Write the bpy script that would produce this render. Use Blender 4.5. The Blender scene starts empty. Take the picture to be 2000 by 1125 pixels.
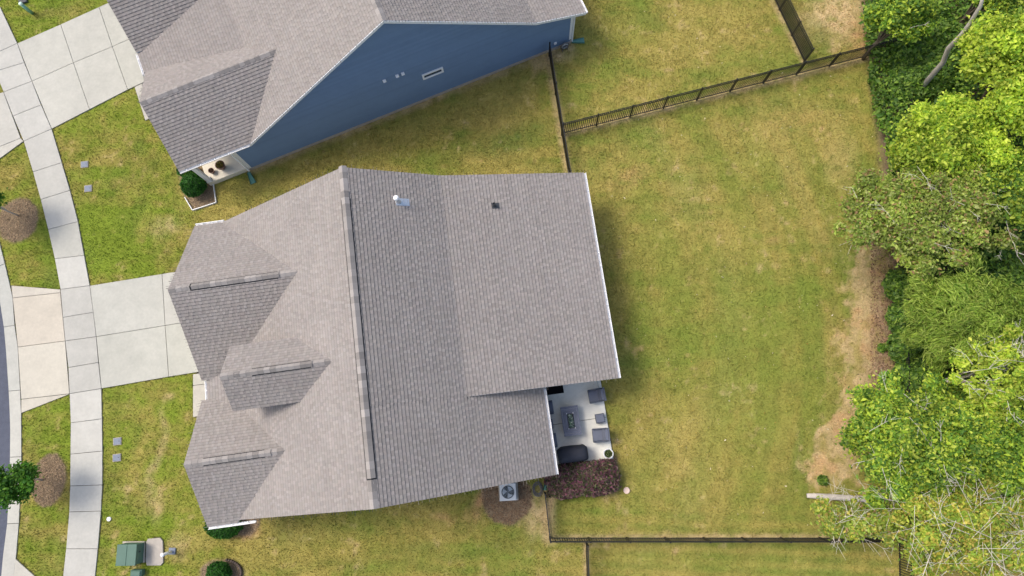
import bpy, bmesh, math, random
import numpy as np
from mathutils import Vector, Matrix
random.seed(7); rng = np.random.default_rng(7)
scene = bpy.context.scene
C = scene.collection

# ------------------------------------------------------------------ camera
F, NX, NY, H = 1333.0, 1033.9, 836.8, 33.0       # focal (px of a 2000 px frame), nadir, flying height
_d = np.array([NX-1000, -(NY-562.5), -F]); _d /= np.linalg.norm(_d)
_up = -_d; _x = np.array([1, 0, 0])-_up*_up[0]; _x /= np.linalg.norm(_x); _y = np.cross(_up, _x)
MC = np.array([_x, _y, _up])
cam = bpy.data.cameras.new('drone_camera'); cam_o = bpy.data.objects.new('drone_camera', cam); C.objects.link(cam_o)
cam.sensor_width = 36; cam.lens = 36*F/2000; cam.clip_end = 3000; cam.clip_start = .5
m4 = Matrix(MC.tolist()).to_4x4(); m4.translation = (0, 0, H); cam_o.matrix_world = m4
scene.camera = cam_o
# ------------------------------------------------------------------ light
SUN_AZ, SUN_EL = math.radians(161), math.radians(56)     # azimuth counter-clockwise from +X, elevation
world = bpy.data.worlds.new('World'); scene.world = world; world.use_nodes = True
wn = world.node_tree; sky = wn.nodes.new('ShaderNodeTexSky'); sky.sky_type = 'NISHITA'; sky.sun_disc = False
sky.sun_elevation = SUN_EL; sky.sun_rotation = math.pi/2-SUN_AZ; sky.dust_density = 4.0; sky.air_density = 1.0; sky.ozone_density = .6
bg = wn.nodes['Background']; bg.inputs['Strength'].default_value = .15
wn.links.new(sky.outputs[0], bg.inputs['Color'])
sun = bpy.data.lights.new('sun', 'SUN'); sun.energy = 1.3; sun.angle = math.radians(18); sun.color = (1, .95, .88)
sun_o = bpy.data.objects.new('sun', sun); C.objects.link(sun_o)
sd = Vector((math.cos(SUN_AZ)*math.cos(SUN_EL), math.sin(SUN_AZ)*math.cos(SUN_EL), math.sin(SUN_EL)))
sun_o.rotation_euler = sd.to_track_quat('Z', 'Y').to_euler(); sun_o.location = sd*60
vs = scene.view_settings; vs.view_transform = 'Standard'; vs.look = 'None'; vs.gamma = 1; vs.exposure = 0.58; vs.use_curve_mapping = False
scene.render.engine = 'CYCLES'

# ------------------------------------------------------------------ helpers
def W(px, py, z=0.0):
    """world point at height z seen at photo position (px, py): every point gets its own true height"""
    r = MC @ np.array([px-1000, -(py-562.5), -F]); t = (z-H)/r[2]
    return (r[0]*t, r[1]*t, z)
def W2(px, py, z=0.0): return W(px, py, z)[:2]
def s2l(c):
    return tuple(((v/255)/12.92 if v/255 <= .04045 else ((v/255+.055)/1.055)**2.4) for v in c)
MATS = {}
def mat(name, col, rough=.8, spec=.3, noise=None, bump=None, attr=None, objcol=False, objrand=0, metal=0, trans=0, coord='Object', wave=None):
    """noise: list of (scale, amount); bump: (scale, strength); attr: colour attribute multiplied in"""
    if name in MATS: return MATS[name]
    m = bpy.data.materials.new(name); m.use_nodes = True; n = m.node_tree.nodes; L = m.node_tree.links
    b = n['Principled BSDF']; b.inputs['Roughness'].default_value = rough
    b.inputs['Specular IOR Level'].default_value = spec; b.inputs['Metallic'].default_value = metal
    rgb = n.new('ShaderNodeRGB'); rgb.outputs[0].default_value = (*col, 1); cur = rgb.outputs[0]
    tc = n.new('ShaderNodeTexCoord')
    def mul(a, bsock):
        x = n.new('ShaderNodeMix'); x.data_type = 'RGBA'; x.blend_type = 'MULTIPLY'; x.inputs[0].default_value = 1
        L.new(a, x.inputs[6]); L.new(bsock, x.inputs[7]); return x.outputs[2]
    if attr:
        a = n.new('ShaderNodeAttribute'); a.attribute_name = attr; cur = mul(cur, a.outputs['Color'])
    if objcol:
        oi = n.new('ShaderNodeObjectInfo'); cur = mul(cur, oi.outputs['Color'])
    if objrand:
        oi = n.new('ShaderNodeObjectInfo'); mr = n.new('ShaderNodeMapRange')
        mr.inputs[3].default_value = 1-objrand; mr.inputs[4].default_value = 1+objrand
        L.new(oi.outputs['Random'], mr.inputs[0]); cur = mul(cur, mr.outputs[0])
    for sc, am in (noise or []):
        t = n.new('ShaderNodeTexNoise'); t.inputs['Scale'].default_value = sc; t.inputs['Detail'].default_value = 5
        t.inputs['Roughness'].default_value = .6
        L.new(tc.outputs[coord], t.inputs['Vector'])
        mr = n.new('ShaderNodeMapRange'); mr.inputs[1].default_value = .3; mr.inputs[2].default_value = .7
        mr.inputs[3].default_value = 1-am; mr.inputs[4].default_value = 1+am
        L.new(t.outputs[0], mr.inputs[0]); cur = mul(cur, mr.outputs[0])
    L.new(cur, b.inputs['Base Color'])
    if bump:
        t = n.new('ShaderNodeTexNoise'); t.inputs['Scale'].default_value = bump[0]; t.inputs['Detail'].default_value = 6
        L.new(tc.outputs[coord], t.inputs['Vector'])
        bp = n.new('ShaderNodeBump'); bp.inputs['Strength'].default_value = bump[1]; bp.inputs['Distance'].default_value = .02
        L.new(t.outputs[0], bp.inputs['Height']); L.new(bp.outputs[0], b.inputs['Normal'])
    if trans:
        tr = n.new('ShaderNodeBsdfTranslucent'); L.new(cur, tr.inputs['Color'])
        mx = n.new('ShaderNodeMixShader'); mx.inputs[0].default_value = trans
        L.new(b.outputs[0], mx.inputs[1]); L.new(tr.outputs[0], mx.inputs[2])
        L.new(mx.outputs[0], n['Material Output'].inputs['Surface'])
    MATS[name] = m; return m

def tag(o, label=None, cat=None, group=None, kind=None):
    if label: o['label'] = label
    if cat: o['category'] = cat
    if group: o['group'] = group
    if kind: o['kind'] = kind
    return o
def empty(name, loc=(0, 0, 0), rz=0.0):
    o = bpy.data.objects.new(name, None); C.objects.link(o); o.location = loc; o.rotation_euler = (0, 0, rz)
    o.empty_display_size = .2; return o
def link(name, me, m=None, parent=None, loc=None, rot=None):
    o = bpy.data.objects.new(name, me); C.objects.link(o)
    if m is not None and not me.materials: me.materials.append(m)
    if parent is not None: o.parent = parent
    if loc is not None: o.location = loc
    if rot is not None: o.rotation_euler = rot
    return o
def pydata(name, V, Fc, m=None, parent=None, smooth=False, loc=None, rot=None):
    me = bpy.data.meshes.new(name); me.from_pydata([tuple(v) for v in V], [], [tuple(f) for f in Fc]); me.update()
    if smooth: me.polygons.foreach_set('use_smooth', [True]*len(me.polygons))
    return link(name, me, m, parent, loc, rot)

class MB:
    """collects solids; build() links them as one mesh object"""
    def __init__(s): s.V = []; s.F = []; s.S = []; s.M = []
    def add(s, V, Fc, smooth=False, mi=0):
        k = len(s.V); s.V += [tuple(v) for v in V]; s.F += [tuple(i+k for i in f) for f in Fc]
        s.S += [smooth]*len(Fc); s.M += [mi]*len(Fc); return s
    def box(s, c, sz, rz=0, bev=0, mi=0):
        x, y, z = sz[0]/2, sz[1]/2, sz[2]/2; b = min(bev, x*.9, y*.9, z*.9)
        cs, sn = math.cos(rz), math.sin(rz)
        def T(p): return (c[0]+cs*p[0]-sn*p[1], c[1]+sn*p[0]+cs*p[1], c[2]+p[2])
        if b <= 0:
            V = [(i*x, j*y, k*z) for k in (-1, 1) for i, j in ((-1, -1), (1, -1), (1, 1), (-1, 1))]
            Fc = [(3, 2, 1, 0), (4, 5, 6, 7)]+[(i, (i+1) % 4, (i+1) % 4+4, i+4) for i in range(4)]
        else:
            rings = [(x-b, y-b, -z), (x, y, -z+b), (x, y, z-b), (x-b, y-b, z)]
            V = []
            for (a, d, h) in rings:
                q = b*.6
                V += [(-a, -d+q, h), (-a+q, -d, h), (a-q, -d, h), (a, -d+q, h), (a, d-q, h), (a-q, d, h), (-a+q, d, h), (-a, d-q, h)]
            Fc = [tuple(range(7, -1, -1)), tuple(range(24, 32))]
            for r in range(3):
                for i in range(8): Fc.append((r*8+i, r*8+(i+1) % 8, r*8+8+(i+1) % 8, r*8+8+i))
        return s.add([T(p) for p in V], Fc, mi=mi)
    def prism(s, poly, z0, z1, bev=0, mi=0):
        """poly: (x, y) list; z1 may be a function of (x, y)"""
        poly = ccw(poly); n = len(poly)
        f1 = z1 if callable(z1) else (lambda x, y: z1)
        f0 = z0 if callable(z0) else (lambda x, y: z0)
        V = [(x, y, f0(x, y)) for x, y in poly]
        if bev:
            ins = inset(poly, bev)
            V += [(x, y, f1(x, y)-bev) for x, y in poly]+[(x, y, f1(x, y)) for x, y in ins]; R = 3
        else: V += [(x, y, f1(x, y)) for x, y in poly]; R = 2
        Fc = [tuple(range(n-1, -1, -1)), tuple(range((R-1)*n, R*n))]
        for r in range(R-1):
            for i in range(n): Fc.append((r*n+i, r*n+(i+1) % n, r*n+n+(i+1) % n, r*n+n+i))
        return s.add(V, Fc, mi=mi)
    def tube(s, pts, rads, seg=8, mi=0, cap=True):
        pts = [Vector(p) for p in pts]; n = len(pts); k = len(s.V)
        if not hasattr(rads, '__len__'): rads = [rads]*n
        V = []; pr = None
        for i, p in enumerate(pts):
            t = (pts[min(i+1, n-1)]-pts[max(i-1, 0)]).normalized()
            a = pr if pr is not None else (Vector((0, 0, 1)) if abs(t.z) < .9 else Vector((1, 0, 0)))
            a = (a-t*a.dot(t)).normalized(); pr = a; b = t.cross(a)
            for q in range(seg):
                w = 2*math.pi*q/seg; V.append(p+(a*math.cos(w)+b*math.sin(w))*rads[i])
        Fc = [(i*seg+q, i*seg+(q+1) % seg, (i+1)*seg+(q+1) % seg, (i+1)*seg+q) for i in range(n-1) for q in range(seg)]
        if cap: Fc += [tuple(range(seg-1, -1, -1)), tuple(range((n-1)*seg, n*seg))]
        return s.add(V, Fc, smooth=True, mi=mi)
    def lathe(s, prof, c=(0, 0, 0), seg=24, mi=0, sx=1, sy=1):
        V = []
        for r, z in prof:
            for q in range(seg):
                w = 2*math.pi*q/seg; V.append((c[0]+r*math.cos(w)*sx, c[1]+r*math.sin(w)*sy, c[2]+z))
        n = len(prof)
        Fc = [(i*seg+q, i*seg+(q+1) % seg, (i+1)*seg+(q+1) % seg, (i+1)*seg+q) for i in range(n-1) for q in range(seg)]
        Fc += [tuple(range(seg-1, -1, -1)), tuple(range((n-1)*seg, n*seg))]
        return s.add(V, Fc, smooth=False, mi=mi)
    def torus(s, c, R, r, seg=28, rs=6, axis='z', mi=0):
        pts = []
        for i in range(seg+1):
            w = 2*math.pi*i/seg
            pts.append((c[0]+R*math.cos(w), c[1]+R*math.sin(w), c[2]) if axis == 'z' else (c[0]+R*math.cos(w), c[1], c[2]+R*math.sin(w)))
        return s.tube(pts, r, rs, mi, cap=False)
    def mesh(s, name, mats):
        me = bpy.data.meshes.new(name); me.from_pydata(s.V, [], s.F)
        for m in (mats if isinstance(mats, (list, tuple)) else [mats]): me.materials.append(m)
        me.polygons.foreach_set('use_smooth', s.S); me.polygons.foreach_set('material_index', s.M); me.update(); return me
    def build(s, name, mats, parent=None, loc=None, rot=None):
        return link(name, s.mesh(name, mats), None, parent, loc, rot)

def area(p): return sum(p[i][0]*p[(i+1) % len(p)][1]-p[(i+1) % len(p)][0]*p[i][1] for i in range(len(p)))/2
def ccw(p): p = [tuple(q[:2]) for q in p]; return p if area(p) > 0 else p[::-1]
def inset(p, d):
    p = ccw(p); n = len(p); out = []
    for i in range(n):
        a, b, c = Vector(p[i-1]), Vector(p[i]), Vector(p[(i+1) % n])
        e1 = (b-a).normalized(); e2 = (c-b).normalized(); n1 = Vector((-e1.y, e1.x)); n2 = Vector((-e2.y, e2.x))
        k = n1+n2; l = 1+n1.dot(n2); v = k/max(l, .35)
        out.append(tuple(b+v*d))
    return out
def inpoly(x, y, poly):
    r = np.zeros(x.shape, bool); n = len(poly)
    for i in range(n):
        x0, y0 = poly[i]; x1, y1 = poly[(i+1) % n]
        if y0 == y1: continue
        cnd = ((y0 > y) != (y1 > y)) & (x < (x1-x0)*(y-y0)/(y1-y0)+x0); r ^= cnd
    return r
def clip(poly, cp):
    out = poly; n = len(cp)
    for i in range(n):
        ax, ay = cp[i]; bx, by = cp[(i+1) % n]; inp = out; out = []
        if not inp: break
        def side(p): return (bx-ax)*(p[1]-ay)-(by-ay)*(p[0]-ax)
        for j in range(len(inp)):
            p, q = inp[j-1], inp[j]; sp, sq = side(p), side(q)
            if (sp >= 0) != (sq >= 0):
                t = sp/(sp-sq); out.append((p[0]+t*(q[0]-p[0]), p[1]+t*(q[1]-p[1])))
            if sq >= 0: out.append(q)
    return out
# smooth value noise on world coordinates
_lat = rng.random((256, 256))
def vnoise(x, y, f, seed=0):
    x = x*f+seed*17.3; y = y*f+seed*9.1
    xi = np.floor(x).astype(int); yi = np.floor(y).astype(int); fx = x-xi; fy = y-yi
    fx = fx*fx*(3-2*fx); fy = fy*fy*(3-2*fy); g = lambda i, j: _lat[i & 255, j & 255]
    return (g(xi, yi)*(1-fx)+g(xi+1, yi)*fx)*(1-fy)+(g(xi, yi+1)*(1-fx)+g(xi+1, yi+1)*fx)*fy
def fbm(x, y, f, o=4, seed=0):
    r = 0; a = .5; t = 0
    for k in range(o): r = r+a*vnoise(x, y, f*2**k, seed+k); t += a; a *= .55
    return r/t

# ------------------------------------------------------------------ ground plan (photo points turned into metres)
def PL(pts, z=0): return [W2(x, y, z) for x, y in pts]
walkL = [(-30, 90), (0, 164), (7.5, 180), (26, 227), (46.7, 276), (65, 336), (80, 390), (94.5, 448.5), (107.5, 505.7), (118.7, 565.4), (123.5, 620), (128, 666), (134, 718), (136.5, 769), (138.6, 826), (138, 887), (137.5, 949), (135.7, 999.7), (129.6, 1071.7), (122, 1140)]
walkR = [(20, 57), (34.5, 85), (63, 159), (81, 205), (101.6, 252), (121.4, 318), (137.4, 372), (153, 433), (165, 499), (176, 558), (183, 610), (188.6, 657.7), (193, 708), (198.7, 759), (199.8, 818), (201, 881), (200.5, 947), (198, 998), (192, 1071.7), (185, 1140)]
walk_pairs = [((-30, 90), (20, 57)), ((-8, 145), (34.5, 85))]
curbI = [(-8, 440), (0, 475), (10, 515), (20, 557), (25.4, 582), (29, 635), (35.5, 678), (40, 762), (42, 807), (42.3, 839), (42.5, 892), (41, 950), (37.5, 1022), (31, 1098), (26, 1140)]
curbO = [(-34, 450), (-25, 485), (-14, 525), (-5, 563), (0, 590), (7.5, 639), (11.5, 682), (17, 764), (19, 809), (20, 839), (19.5, 893), (18, 950), (14, 1023), (6, 1085), (1, 1140)]
slabs_sidewalk = []     # (polygon, tone)
tonesw = [(1, 1, .97)]*30
swj = [(walkL[i], walkR[i]) for i in range(2, 20)]
swL = [(-20, 110), (-9, 140), (7.5, 180), (26, 227), (46.7, 276)]+walkL[5:]
swR = [(34.5, 85), (48, 122.5), (63, 159), (81, 205), (101.6, 252)]+walkR[5:]
st = [1.0, 1.0, 1, 1, .97, .97, .99, .95, 1.06, .96, .93, .92, .95, 1.07, 1.05, 1.05, 1.0, .99, .98]
for i in range(len(swL)-1):
    a, b, c, d = swL[i], swR[i], swR[i+1], swL[i+1]
    t = st[min(i, len(st)-1)]; slabs_sidewalk.append((PL([a, b, c, d]), (t, t, t*(.97 if i in (7,) else 1.0))))
slabs_sidewalk.insert(0, (PL([(-32, 18), (0, 12), (34.5, 85), (-20, 110)]), (1, 1, 1)))
slabs_drive = [(PL(p), t) for p, t in [
    ([(176, 558), (317, 535), (323, 636), (188.6, 657.7)], (.97, .98, .96)),
    ([(188.6, 657.7), (323, 636), (330, 736), (198.7, 759)], (.96, .97, .94)),
    ([(317, 535), (460, 511), (466, 612), (323, 636)], (.98, .98, .96)),
    ([(323, 636), (466, 612), (472, 713), (330, 736)], (.96, .97, .93)),
    ([(22.4, 557.6), (118.7, 565.4), (118.7, 571.8), (25.4, 582)], (1.1, 1.04, .97)),
    ([(25.4, 582), (118.7, 571.8), (128, 666), (35.5, 678)], (1.13, 1.05, .96)),
    ([(35.5, 678), (128, 666), (136.5, 769), (42, 780)], (1.12, 1.07, .99)),
    ([(42, 780), (136.5, 769.5), (42, 807)], (1.1, 1.05, .97)),
    ([(31, 1091), (72, 1128), (60, 1150), (24, 1150)], (1.05, 1.03, .98))]]
slabs_drive2 = [(PL(p), t) for p, t in [
    ([(34.5, 85), (119, 48), (144, 123), (63, 159)], (1, 1, .97)),
    ([(63, 159), (144, 123), (175.5, 214), (101.6, 252)], (1.02, 1.02, .99)),
    ([(119, 48), (194, 14), (220, 91.5), (144, 123)], (1, 1, .97)),
    ([(144, 123), (220, 91.5), (250, 175.5), (175.5, 214)], (1.01, 1.01, .98)),
    ([(194, 14), (300, -34), (322, 46), (220, 91.5)], (.99, .99, .95)),
    ([(220, 91.5), (322, 46), (352, 128), (250, 175.5)], (.99, .99, .95)),
    ([(-60, 205), (0, 182), (7.5, 180), (41, 270), (-40, 303)], (1.03, 1.02, 1)),
    ([(-40, 303), (41, 270), (46.7, 276), (0, 310), (-30, 345)], (1.05, 1.03, .99))]]
slabs_walk = [(PL(p), t) for p, t in [
    ([(377, 731), (402, 727), (470, 716), (472, 742), (377, 753)], (1, .98, .93)),
    ([(377, 753), (472, 742), (472, 800), (377, 815)], (1.02, .98, .93))]]
slabs_walk2 = [(PL(p), t) for p, t in [([(263, 170), (350, 131), (372, 190), (284, 236)], (1.02, .99, .95))]]
slabs_curb = [(PL([curbO[i], curbI[i], curbI[j], curbO[j]]), (1.0, 1.0, 1.0)) for i, j in zip(range(0, 14), range(1, 15))]
# merge curb pieces between the joints the photo shows
def curb_piece(idx): return PL([curbO[i] for i in idx]+[curbI[i] for i in reversed(idx)])
slabs_curb = [(curb_piece(ix), t) for ix, t in (([0, 1, 2], (.95, .97, .97)), ([2, 3, 4, 5], (.95, .97, .97)), ([5, 6, 7], (1, 1.01, 1.0)), ([7, 8, 9, 10], (1.05, 1.05, 1.03)), ([10, 11, 12], (1.04, 1.04, 1.02)), ([12, 13, 14], (1.0, 1.0, .98)))]
road_poly = PL(curbO)+[W2(-900, 1140), W2(-900, 440)]
pad_poly = PL([(290, 1052), (314, 1050), (319, 1056), (320, 1098), (315, 1104), (288, 1104), (286, 1095), (287, 1058)])
tpad_poly = PL([(241, 1057), (284, 1057), (284, 1098), (241, 1100)])
paved = [p for L_ in (slabs_sidewalk, slabs_drive, slabs_drive2, slabs_walk, slabs_walk2, slabs_curb) for p, _ in L_]+[road_poly, pad_poly]

# main house frame (u to the rear, v along the ridge) and blue house frame
HO, HR_ = (-6.589, 3.728), .138
BO, BR_ = (-14.335, 13.122), .3978
def fw(o, r, u, v): return (o[0]+math.cos(r)*u-math.sin(r)*v, o[1]+math.sin(r)*u+math.cos(r)*v)
def MH(u, v): return fw(HO, HR_, u, v)
def BH(u, v): return fw(BO, BR_, u, v)
patio_poly = [MH(6.45, -2.6), MH(9.71, -2.6), MH(9.71, -6.52), MH(6.45, -6.52)]
house_polys = [[MH(-6.4, -6.25), MH(6.4, -6.25), MH(6.4, -2.6), MH(9.8, -2.6), MH(9.8, 6.25), MH(-6.4, 6.25)],
               [BH(0, 0), BH(18.0, 0), BH(18.0, 13), BH(0, 13)], [BH(-2, 0), BH(0, 0), BH(0, 5.3), BH(-2, 5.3)]]
def ell(px, py, rx, ry, n=40, ph=0, jit=.05):
    c = W2(px, py); k = W2(px+10, py); sc = math.dist(c, k)/10
    r_ = random.Random(int(px*7+py))
    return [(c[0]+rx*sc*math.cos(2*math.pi*i/n)*(1+r_.uniform(-jit, jit)), c[1]+ry*sc*math.sin(2*math.pi*i/n)*(1+r_.uniform(-jit, jit))) for i in range(n)]
mulch_polys = {'street1': ell(34, 430, 40, 44), 'street2': ell(95, 937, 33, 49), 'ac': ell(990, 972, 49, 50),
               'corner': PL([(415, 1020), (510, 1004), (505, 1030), (490, 1047), (465, 1045), (425, 1045)]),
               'porch': PL([(346, 330), (390, 318), (417, 358), (423, 396), (377, 411), (362, 386)]),
               'bottom': ell(432, 1120, 42, 26), 'hedge': PL([(1068, 900), (1205, 890), (1208, 960), (1075, 968)])}
strip_poly = PL([(1690, 470), (1745, 480), (1745, 760), (1700, 850), (1640, 930), (1590, 960), (1580, 940), (1598, 880), (1636, 790), (1655, 690), (1660, 600), (1668, 520)])
woods_x = 1748

# ------------------------------------------------------------------ ground colour (what grows where)
def soft(x, y, poly, w):
    """soft membership: noise-wobbled distance test by jittered sampling"""
    s = np.zeros(x.shape); k = 6
    for i in range(k):
        a = 2*math.pi*i/k; s += inpoly(x+w*math.cos(a), y+w*math.sin(a), poly)
    return (s+2*inpoly(x, y, poly))/(k+2)
def patch(x, y, px, py, rx, ry, ang=0):
    c = W2(px, py); q = W2(px+10, py); sc = math.dist(c, q)/10
    dx, dy = x-c[0], y-c[1]; ca, sa = math.cos(ang), math.sin(ang)
    a = (dx*ca+dy*sa)/(rx*sc); b = (-dx*sa+dy*ca)/(ry*sc)
    return np.clip(1.3-np.sqrt(a*a+b*b), 0, 1)
GREEN = np.array(s2l((120, 132, 56))); OLIVE = np.array(s2l((142, 134, 68))); YEL = np.array(s2l((160, 146, 80)))
TAN = np.array(s2l((194, 170, 128))); DGR = np.array(s2l((96, 114, 50))); SOIL = np.array(s2l((92, 80, 66))); LITT = np.array(s2l((126, 106, 90)))
MUL = np.array(s2l((134, 116, 96))); FGREEN = np.array(s2l((118, 134, 46))); CLAY = np.array(s2l((178, 140, 100)))
def lerp(a, b, t): return a*(1-t[:, None])+b*t[:, None]
def fence_strip(x, y, p0, p1, w):
    a = np.array(W2(*p0)); b = np.array(W2(*p1)); d = b-a; L_ = np.linalg.norm(d); d = d/L_
    t = np.clip((x-a[0])*d[0]+(y-a[1])*d[1], 0, L_); r = np.hypot(x-a[0]-t*d[0], y-a[1]-t*d[1])
    return np.clip(1.4-r/w, 0, 1)
def ground_col(x, y):
    wx = x+1.2*(fbm(x, y, .5, 3, 21)-.5); wy = y+1.2*(fbm(x, y, .5, 3, 22)-.5)
    n1 = fbm(wx, wy, .28, 5, 1); n2 = fbm(wx, wy, .9, 4, 5); n3 = fbm(x, y, 3.2, 3, 9)
    front = np.clip((-13.5-(x+.15*y))/3, 0, 1)
    n6 = fbm(x*.35, y*1.6, 1.2, 3, 61)
    t = np.clip((n1-.36)*1.4+(n2-.5)*.7+(n3-.5)*.5+(n6-.5)*.9+.42-.42*front, 0, 1)
    c = lerp(np.where(front[:, None] > .5, FGREEN, GREEN), OLIVE, np.clip(t*1.7, 0, 1)); c = lerp(c, YEL, np.clip(t*2-1.05, 0, 1)*.85)
    d = np.clip((fbm(wx, wy, .55, 4, 31)-.55)*4, 0, 1)*.4; c = lerp(c, DGR, d)
    # mowing arcs of the back yard
    back = np.clip((x-3.5)/2, 0, 1)*np.clip((19-y)/4, 0, 1)
    cx, cy = W2(980, 640); rr = np.hypot((x-cx), (y-cy)*.8)
    sb = np.sin(rr*3.0+1.1*n1)*.5+.5; c = lerp(c, GREEN, sb*back*.42); c = lerp(c, YEL, (1-sb)**2*back*.22); sb3 = np.clip(np.sin(rr*1.1+5*n1)-.55, 0, 1)*back; c = lerp(c, TAN, sb3*.3*n3); st2 = (np.sin(rr*9+3*n1)*.5+.5)*back*np.clip((x-7)/6, 0, 1); c = lerp(c, DGR, st2*.24)
    # strip mowed toward the bottom fence
    bot = np.clip((-3.2-y)/1.2, 0, 1)*np.clip((x+1)/2, 0, 1); s3 = np.sin(y*11+2*n2+.4*x)*.5+.5; c = lerp(c, YEL, bot*s3*.45); c = lerp(c, DGR, bot*(1-s3)*.22)
    # patches the photo shows
    for (px, py, rx, ry, a, col, am) in [
        (1200, 330, 90, 55, 0, YEL, .5), (1560, 240, 70, 26, .2, CLAY, .3), (1230, 345, 40, 20, .2, CLAY, .35), (1500, 460, 26, 14, 0, CLAY, .5), (1330, 830, 60, 90, .2, YEL, .35), (1520, 700, 90, 150, -.1, GREEN, .45), (1640, 300, 36, 70, 0, TAN, .35), (1580, 430, 60, 14, .25, YEL, .5), (1130, 300, 20, 60, 0, YEL, .5), (1400, 470, 120, 60, 0, YEL, .5), (1540, 250, 100, 60, .3, YEL, .45), (1180, 460, 40, 120, 0, OLIVE, .5), (1450, 620, 60, 160, 0, GREEN, .45), (1300, 560, 60, 160, 0, GREEN, .35), (1250, 850, 60, 100, 0, OLIVE, .5),
        (1440, 780, 100, 120, .2, GREEN, .5), (1640, 250, 60, 60, 0, YEL, .4), (1640, 330, 30, 120, 0, YEL, .4), (1450, 330, 70, 50, 0, GREEN, .3), (1640, 390, 40, 60, 0, GREEN, .5), (1600, 830, 30, 120, -.3, GREEN, .5), (1570, 910, 20, 70, 0, DGR, .6), (1690, 560, 16, 120, 0, DGR, .5),
        (1650, 30, 80, 50, .2, TAN, .95), (1700, 70, 50, 40, 0, CLAY, .6), (1600, 70, 25, 50, 0, DGR, .6), (1210, 60, 80, 40, .4, GREEN, .35), (1400, 60, 90, 60, 0, YEL, .35), (1230, 190, 60, 35, .3, YEL, .5), (1500, 130, 50, 40, 0, GREEN, .4),
        (1105, 105, 26, 20, 0, TAN, .7), (1070, 130, 30, 14, .6, TAN, .55), (1010, 270, 90, 26, .3, DGR, .8), (830, 300, 150, 18, .1, GREEN, .5), (900, 215, 160, 30, .42, YEL, .35), (680, 250, 180, 40, .42, OLIVE, .6), (1000, 180, 80, 40, .4, YEL, .3),
        (940, 985, 22, 46, -.5, CLAY, .85), (1045, 1000, 26, 50, 0, TAN, .75), (1080, 985, 18, 60, 0, TAN, .8), (1095, 1010, 14, 40, 0, DGR, .6), (800, 1030, 200, 30, .1, YEL, .35), (880, 1075, 200, 16, .1, DGR, .5), (480, 1046, 28, 13, 0, CLAY, .9), (640, 1040, 120, 26, .1, DGR, .35), (870, 1010, 30, 12, 0, CLAY, .5), (760, 1110, 300, 10, 0, DGR, .35),
        (430, 560, 30, 40, 0, YEL, .3), (330, 445, 30, 22, 0, TAN, .55), (290, 440, 20, 30, 0, YEL, .45), (275, 900, 14, 120, 0, YEL, .55), (310, 870, 10, 90, 0, TAN, .5), (330, 770, 16, 10, 0, TAN, .5), (300, 980, 20, 40, 0, TAN, .45), (390, 1050, 50, 26, 0, YEL, .5), (345, 1070, 20, 30, 0, TAN, .5), (230, 800, 30, 40, 0, GREEN, .4), (220, 1000, 20, 60, 0, GREEN, .3),
        (50, 530, 24, 22, 0, YEL, .6), (90, 540, 24, 26, 0, DGR, .4), (190, 240, 26, 26, 0, YEL, .55), (240, 200, 40, 26, .3, YEL, .55), (130, 20, 60, 40, 0, DGR, .35), (80, 860, 30, 40, 0, GREEN, .3), (150, 20, 40, 16, .3, YEL, .5), (380, 400, 60, 20, -.4, YEL, .4), (560, 350, 90, 20, .3, YEL, .3), (1150, 1085, 90, 30, 0, OLIVE, .5), (1350, 1090, 200, 14, 0, GREEN, .5), (1070, 1090, 50, 30, 0, YEL, .4), (1045, 1080, 8, 6, 0, TAN, .8)]:
        k = patch(wx, wy, px, py, rx, ry, a)*am*1.05*np.clip(.45+1.6*(n3-.3), .2, 1.2); c = lerp(c, col, np.clip(k, 0, 1))
    for p0, p1, w in [((1098, 262), (1740, 100), .22), ((1072, 112), (1111, 345), .24), ((1571, 120), (1511, 0), .2), ((1072, 1050), (1640, 1050), .16), ((1063, 955), (1074, 1050), .35), ((490, 331), (1112, 88), .28), ((1144, 1057), (1146, 1130), .15)]:
        k = fence_strip(x, y, p0, p1, w)*np.clip(n3*1.6, 0, 1)*.75; c = lerp(c, TAN*.85, np.clip(k, 0, 1))
    s = soft(wx, wy, strip_poly, .8); s = np.clip((s+(n3-.5)*.9+(n2-.5)*.6-.22)*2.4, 0, 1); c = lerp(c, TAN*.92, s*(.55+.5*n3)); c = lerp(c, CLAY, np.clip(s*(fbm(x, y, 1.3, 3, 44)-.52)*2.4, 0, .5)); c = lerp(c, OLIVE, np.clip(s*(fbm(x, y, 1.9, 3, 47)-.5)*4, 0, .6))
    wd = np.clip((x-(W2(1752, 600)[0]-.3*0)-.5*(n2-.5))*1.6+.3, 0, 1); wd = wd*np.clip((y+5.4)*2, 0, 1); c = lerp(c, LITT*(.55+.9*n3)[:, None], wd)
    edge = soft(x, y, PL([(1715, 560), (1748, 540), (1748, 780), (1690, 800)]), .5); c = lerp(c, LITT, edge*np.clip(n3*1.7, 0, 1)*.8)
    for p in mulch_polys.values(): c = lerp(c, MUL, soft(x, y, p, .1)*.95)
    n4 = fbm(x, y, 7.5, 3, 91); n5 = fbm(x*1.0, y*.35, 5, 2, 95)
    return np.clip(c*(.80+.20*n3+.20*n4)[:, None]*(.9+.2*n5)[:, None], 0, 1)
gx = np.concatenate([[-600, -200, -80, -45], np.arange(-32, 30.01, .1), [40, 70, 200, 600]]); gy = np.concatenate([[-600, -200, -60, -20], np.arange(-10, 27.01, .1), [40, 80, 200, 600]])
X, Y = np.meshgrid(gx, gy); x = X.ravel(); y = Y.ravel()
ccol = ground_col(x, y); z = -.012-.02*fbm(x, y, 1.0, 3, 70)
pm = np.zeros(x.shape, bool)
for p in paved+[patio_poly, tpad_poly]: pm |= inpoly(x, y, p)
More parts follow.
